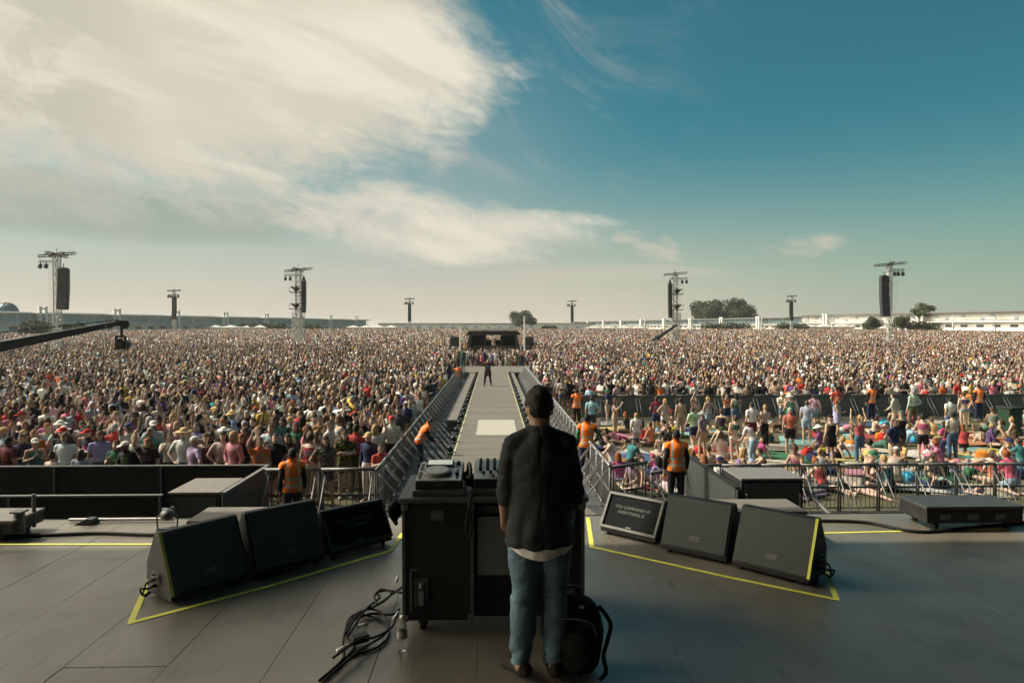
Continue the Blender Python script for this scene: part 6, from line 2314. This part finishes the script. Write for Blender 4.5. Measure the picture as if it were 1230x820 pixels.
bags = [(946, 580, 'yellow'), (966, 581, 'orange'), (837, 582, 'blue'), (870, 566, 'black'), (975, 556, 'navy'), (1092, 580, 'blue'), (760, 560, 'black'), (1130, 590, 'black'), (910, 585, 'grey'), (1165, 575, 'green'),
        (700, 560, 'navy'), (800, 584, 'red'), (855, 500, 'grey'), (866, 502, 'black'), (872, 508, 'grey'), (1005, 552, 'black'), (1060, 530, 'red'), (1222, 575, 'navy')]
for q in range(30):
    bags.append((rt_.uniform(705, 1235), rt_.uniform(512, 592), rt_.choice(list(bagc))))
bagseen = set()
for i, (px, py, cn) in enumerate(bags):
    p = feet(px, py)
    bm = bmesh.new()
    box(bm, (0, 0, .17), (.42, .26, .32))
    bmesh.ops.subdivide_edges(bm, edges=bm.edges[:], cuts=4, use_grid_fill=True)
    for v in bm.verts:
        c = v.co - V((0, 0, .17)); k = max(abs(c.x) / .21, abs(c.y) / .13, abs(c.z) / .16) / max(((c.x / .21) ** 4 + (c.y / .13) ** 4 + (c.z / .16) ** 4) ** .25, .01)
        v.co = V((0, 0, .17)) + c * k + c.normalized() * noise.noise(v.co * 7 + V((i, 0, 0))) * .04
    o = tag(obj('bag', bm, M['towel'], None, True, color=bagc[cn]), None, 'bag', 'bags on the lawn')
    bm = bmesh.new(); tube(bm, spline([(-.12, 0, .3), (-.1, 0, .42), (.1, 0, .42), (.12, 0, .3)], 5), .014, 6)
    obj('handle', bm, M['towel'], o, True, color=bagc[cn])
    o.location = p; o.rotation_euler = (0, 0, rt_.uniform(0, 3))
    for m_ in sorted(PEOPLE, key=lambda m: (m['x'] - p.x) ** 2 + (m['y'] - p.y) ** 2):
        lab = f"{cn} bag on the lawn beside the person in {m_['topc'] + ' ' + TOPN[m_['top']] if m_['top'] != 'none' else 'no top'}, {HAIRP[m_['hair']].format(m_['hairc'])}"
        if lab not in bagseen:
            bagseen.add(lab); break
    o['label'] = lab
# wheeled bin
p = feet(1214, 522)
o = thing('waste_bin', p, R(190), 'dark green wheeled bin on the lawn near the back barrier', 'bin')
bm = bmesh.new()
prism(bm, [(-.3, -.3, .12), (.3, -.3, .12), (.36, -.36, 1.15), (-.36, -.36, 1.15)], (0, .6, 0)); obj('bin_body', bm, mat('bin_green', (.012, .04, .022), .5), o, bevel=.03)
bm = bmesh.new(); box(bm, (0, 0, 1.19), (.8, .8, .07)); tube(bm, [(-.3, .42, 1.15), (.3, .42, 1.15)], .02, 6); obj('lid', bm, M['black_box'], o, bevel=.03)
for sx in (-1, 1):
    bm = bmesh.new(); cyl(bm, (sx * .3, .25, .1), (sx * .36, .25, .1), .1, .1, 14); obj('wheel', bm, M['rubber'], o)

# ------------------------------------------------------------------ light and sky
SUN_AZ, SUN_EL = R(-72), R(46)        # azimuth from +y, negative to the left
sd = V((math.sin(SUN_AZ) * math.cos(SUN_EL), math.cos(SUN_AZ) * math.cos(SUN_EL), math.sin(SUN_EL)))
ld = bpy.data.lights.new('sun', 'SUN')
ld.energy = 4.8; ld.angle = R(.53); ld.color = (1, .91, .77)
lo = bpy.data.objects.new('sun', ld); COL.objects.link(lo)
lo.rotation_euler = sd.to_track_quat('Z', 'Y').to_euler()
lo.location = sd * 100

w = bpy.data.worlds.new('World'); SC.world = w; w.use_nodes = True
nt = w.node_tree
for n_ in list(nt.nodes):
    nt.nodes.remove(n_)
N = nt.nodes.new
Lk = nt.links.new
out = N('ShaderNodeOutputWorld'); bg = N('ShaderNodeBackground'); bg.inputs['Strength'].default_value = .1
Lk(bg.outputs[0], out.inputs[0])
sky = N('ShaderNodeTexSky'); sky.sky_type = 'NISHITA'; sky.sun_disc = False
sky.sun_elevation = SUN_EL; sky.sun_rotation = SUN_AZ % (2 * math.pi); sky.altitude = 50; sky.air_density = 1.0; sky.dust_density = 1.5; sky.ozone_density = 1.6
tc = N('ShaderNodeTexCoord'); sep = N('ShaderNodeSeparateXYZ'); Lk(tc.outputs['Generated'], sep.inputs[0])


def mth(op, a, b=None, c=None, clamp=False):
    n_ = N('ShaderNodeMath'); n_.operation = op; n_.use_clamp = clamp
    for i, v in enumerate((a, b, c)):
        if v is None:
            continue
        if isinstance(v, (int, float)):
            n_.inputs[i].default_value = v
        else:
            Lk(v, n_.inputs[i])
    return n_.outputs[0]


def smooth(v, lo, hi):
    n_ = N('ShaderNodeMapRange'); n_.interpolation_type = 'SMOOTHSTEP'
    Lk(v, n_.inputs['Value']); n_.inputs['From Min'].default_value = lo; n_.inputs['From Max'].default_value = hi
    return n_.outputs[0]


def mixc(f, a, b):
    n_ = N('ShaderNodeMix'); n_.data_type = 'RGBA'
    if isinstance(f, (int, float)):
        n_.inputs[0].default_value = f
    else:
        Lk(f, n_.inputs[0])
    for i, v in ((6, a), (7, b)):
        if isinstance(v, tuple):
            n_.inputs[i].default_value = (*v, 1)
        else:
            Lk(v, n_.inputs[i])
    return n_.outputs[2]


AZ = mth('MULTIPLY', mth('ARCTAN2', sep.outputs[0], sep.outputs[1]), 180 / math.pi)
EL = mth('MULTIPLY', mth('ARCSINE', sep.outputs[2]), 180 / math.pi)


def wnoise(sx, sy, detail=7, rough=.6, dist=0., seed=0., lac=2., shear=0.):
    cb = N('ShaderNodeCombineXYZ')
    e2 = mth('ADD', EL, mth('MULTIPLY', AZ, shear)) if shear else EL
    Lk(mth('MULTIPLY', AZ, 1 / sx), cb.inputs[0]); Lk(mth('MULTIPLY', e2, 1 / sy), cb.inputs[1]); cb.inputs[2].default_value = seed
    n_ = N('ShaderNodeTexNoise'); n_.inputs['Scale'].default_value = 1; n_.inputs['Detail'].default_value = detail
    n_.inputs['Roughness'].default_value = rough; n_.inputs['Distortion'].default_value = dist
    Lk(cb.outputs[0], n_.inputs['Vector'])
    return n_.outputs['Fac']


# clear sky: the Nishita sky, tinted towards teal, thicker haze near the horizon
vm = N('ShaderNodeVectorMath'); vm.operation = 'MULTIPLY'; Lk(sky.outputs[0], vm.inputs[0]); vm.inputs[1].default_value = TINT = (.25, .77, .64)
base = vm.outputs[0]
hz = mth('POWER', mth('SUBTRACT', 1, smooth(EL, -1, 20)), 2.1, clamp=True)
left = smooth(AZ, 44, -12)
hazecol = mixc(left, (4.0, 4.7, 3.7), (8.3, 6.9, 5.45))
base = mixc(mth('MULTIPLY', hz, .95), base, hazecol)
CLOUDC, CLOUDG = (8.5, 7.85, 6.4), (3.9, 3.85, 3.15)
n1 = wnoise(9, 4.2, 8, .62, .6, 3.1, shear=.22)
n2 = wnoise(24, 4.0, 5, .55, .7, 8.4, shear=.14)
nf = wnoise(3.2, 1.5, 6, .65, .4, 1.7, shear=.2)
# big cloud bank, upper left: lower edge as a curve over azimuth
cv = N('ShaderNodeFloatCurve')
mp = cv.mapping
pts_ = [(0, .36), (.2, .36), (.42, .37), (.53, .40), (.60, .49), (.67, .56), (.73, .66), (.765, .78), (1, 1)]   # az -45..15 -> el/27
cp = mp.curves[0].points
cp[0].location = pts_[0]; cp[1].location = pts_[-1]
for q in pts_[1:-1]:
    cp.new(*q)
mp.update()
azn = N('ShaderNodeMapRange'); Lk(AZ, azn.inputs['Value']); azn.inputs['From Min'].default_value = -45; azn.inputs['From Max'].default_value = 15
Lk(azn.outputs[0], cv.inputs['Value'])
edge = mth('MULTIPLY', cv.outputs[0], 27)
s1 = mth('ADD', mth('SUBTRACT', EL, edge), mth('ADD', mth('MULTIPLY', mth('SUBTRACT', n1, .5), 9), mth('MULTIPLY', mth('SUBTRACT', nf, .5), 8)))
lim = mth('SUBTRACT', 1.0, mth('MULTIPLY', mth('MAXIMUM', mth('SUBTRACT', EL, 20.5), 0), .95))
s2 = mth('ADD', mth('SUBTRACT', lim, AZ), mth('ADD', mth('MULTIPLY', mth('SUBTRACT', n1, .5), 7), mth('MULTIPLY', mth('SUBTRACT', nf, .5), 6)))
m1 = smooth(mth('MINIMUM', s1, s2), -3.2, 5.0)
streak = smooth(n2, .38, .66)
shade = mth('MULTIPLY', streak, .38)
# greyer folds along the left
lg = mth('MULTIPLY', smooth(AZ, -16, -33), .6)
shade = mth('MAXIMUM', shade, mth('MULTIPLY', lg, smooth(n1, .3, .6)))
c1 = mixc(shade, CLOUDC, CLOUDG)


def blob(az, el, ra, re, amp, soft=.55, nn=None, rot=0.):
    a = mth('SUBTRACT', AZ, az); e = mth('ADD', mth('SUBTRACT', EL, el), mth('MULTIPLY', a, rot))
    d2 = mth('ADD', mth('POWER', mth('ABSOLUTE', mth('MULTIPLY', a, 1 / ra)), 2.0), mth('POWER', mth('ABSOLUTE', mth('MULTIPLY', e, 1 / re)), 2.0))
    v = mth('ADD', mth('SUBTRACT', 1, d2), mth('MULTIPLY', mth('SUBTRACT', nn or n1, .5), amp))
    return smooth(v, 0, soft)


col = base
# grey shelf under the big cloud
g1 = mth('MULTIPLY', blob(-33, 8.4, 25, 2.6, 1.4, .8, n2), .88)
col = mixc(g1, col, (3.2, 3.9, 3.1))
# thin high veil drifting right of the bank
veil = mth('MULTIPLY', mth('MULTIPLY', smooth(wnoise(10, 5, 8, .65, .8, 12.2, shear=.5), .46, .8), smooth(AZ, 22, 2)), mth('MULTIPLY', smooth(EL, 9, 15), .55))
col = mixc(veil, col, (4.6, 4.6, 4.2))
mist = mth('MULTIPLY', mth('MULTIPLY', smooth(AZ, 14, -8), smooth(EL, 26, 12)), mth('ADD', .22, mth('MULTIPLY', n1, .35)))
col = mixc(mist, col, (4.6, 4.75, 4.45))
# second bank
b2 = blob(-4.5, 8.2, 14.5, 3.2, 2.6, 1.1, n1, .05)
b3 = blob(-8, 10.0, 8.5, 2.2, 2.4, 1.1, n1, .1)
tail_ = blob(5.0, 9.0, 7.0, .8, 2.2, 1.7, nf, .08)
col = mixc(mth('MULTIPLY', mth('MAXIMUM', mth('MAXIMUM', b2, b3), tail_), .92), col, mixc(mth('MULTIPLY', streak, .35), (8.4, 7.7, 6.3), (4.8, 4.7, 4.1)))
b4 = blob(13.2, 6.4, 2.8, 1.5, 4.6, 1.5, nf, .25)
b5 = blob(11.3, 7.3, 1.7, .6, 3.2, 1.2, nf)
b6 = blob(24.5, 6.3, 4.0, .9, 3.6, 1.5, nf, -.05)
b7 = blob(8, 4.4, 12, .9, 2, .9, n2)
col = mixc(mth('MULTIPLY', mth('MAXIMUM', mth('MAXIMUM', b4, b5), mth('MAXIMUM', b6, mth('MULTIPLY', b7, .6))), .7), col, (6.2, 5.7, 4.7))
col = mixc(m1, col, c1)
# bright cloud bank added outside the view to light the stage from left
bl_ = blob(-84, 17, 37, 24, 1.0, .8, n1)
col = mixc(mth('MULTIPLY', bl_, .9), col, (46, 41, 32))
# glow added to the sky round the unseen sun, brightening the stage's left side
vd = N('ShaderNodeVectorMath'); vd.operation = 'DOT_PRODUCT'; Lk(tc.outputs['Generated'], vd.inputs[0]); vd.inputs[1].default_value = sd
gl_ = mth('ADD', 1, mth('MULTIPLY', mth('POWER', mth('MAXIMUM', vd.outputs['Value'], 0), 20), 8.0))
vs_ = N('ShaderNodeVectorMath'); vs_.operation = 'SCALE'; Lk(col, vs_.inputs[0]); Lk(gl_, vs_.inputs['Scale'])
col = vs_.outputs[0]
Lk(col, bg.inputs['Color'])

if HAZE:
    bm = bmesh.new(); box(bm, (0, 2900, 12), (11000, 11800, 27.2))
    hz_ = obj('haze', bm, None)
    m = bpy.data.materials.new('haze_air'); m.use_nodes = True; t = m.node_tree
    for n_ in list(t.nodes):
        if n_.type != 'OUTPUT_MATERIAL':
            t.nodes.remove(n_)
    v_ = t.nodes.new('ShaderNodeVolumePrincipled'); v_.inputs['Density'].default_value = HAZE; v_.inputs['Color'].default_value = (.9, .9, .86, 1); v_.inputs['Anisotropy'].default_value = .3
    t.links.new(v_.outputs[0], [n_ for n_ in t.nodes if n_.type == 'OUTPUT_MATERIAL'][0].inputs['Volume'])
    hz_.data.materials.clear(); hz_.data.materials.append(m)
    hz_['kind'] = 'stuff'; hz_['label'] = 'thin pale haze over the festival field'
SC.render.engine = 'CYCLES'
SC.view_settings.view_transform = 'Standard'
SC.view_settings.look = 'None'
SC.view_settings.exposure = 0.0
SC.view_settings.gamma = 1.0
SC.cycles.use_denoising = True
SC.cycles.max_bounces = 6
SC.cycles.diffuse_bounces = 3
SC.cycles.glossy_bounces = 3
SC.cycles.transmission_bounces = 4
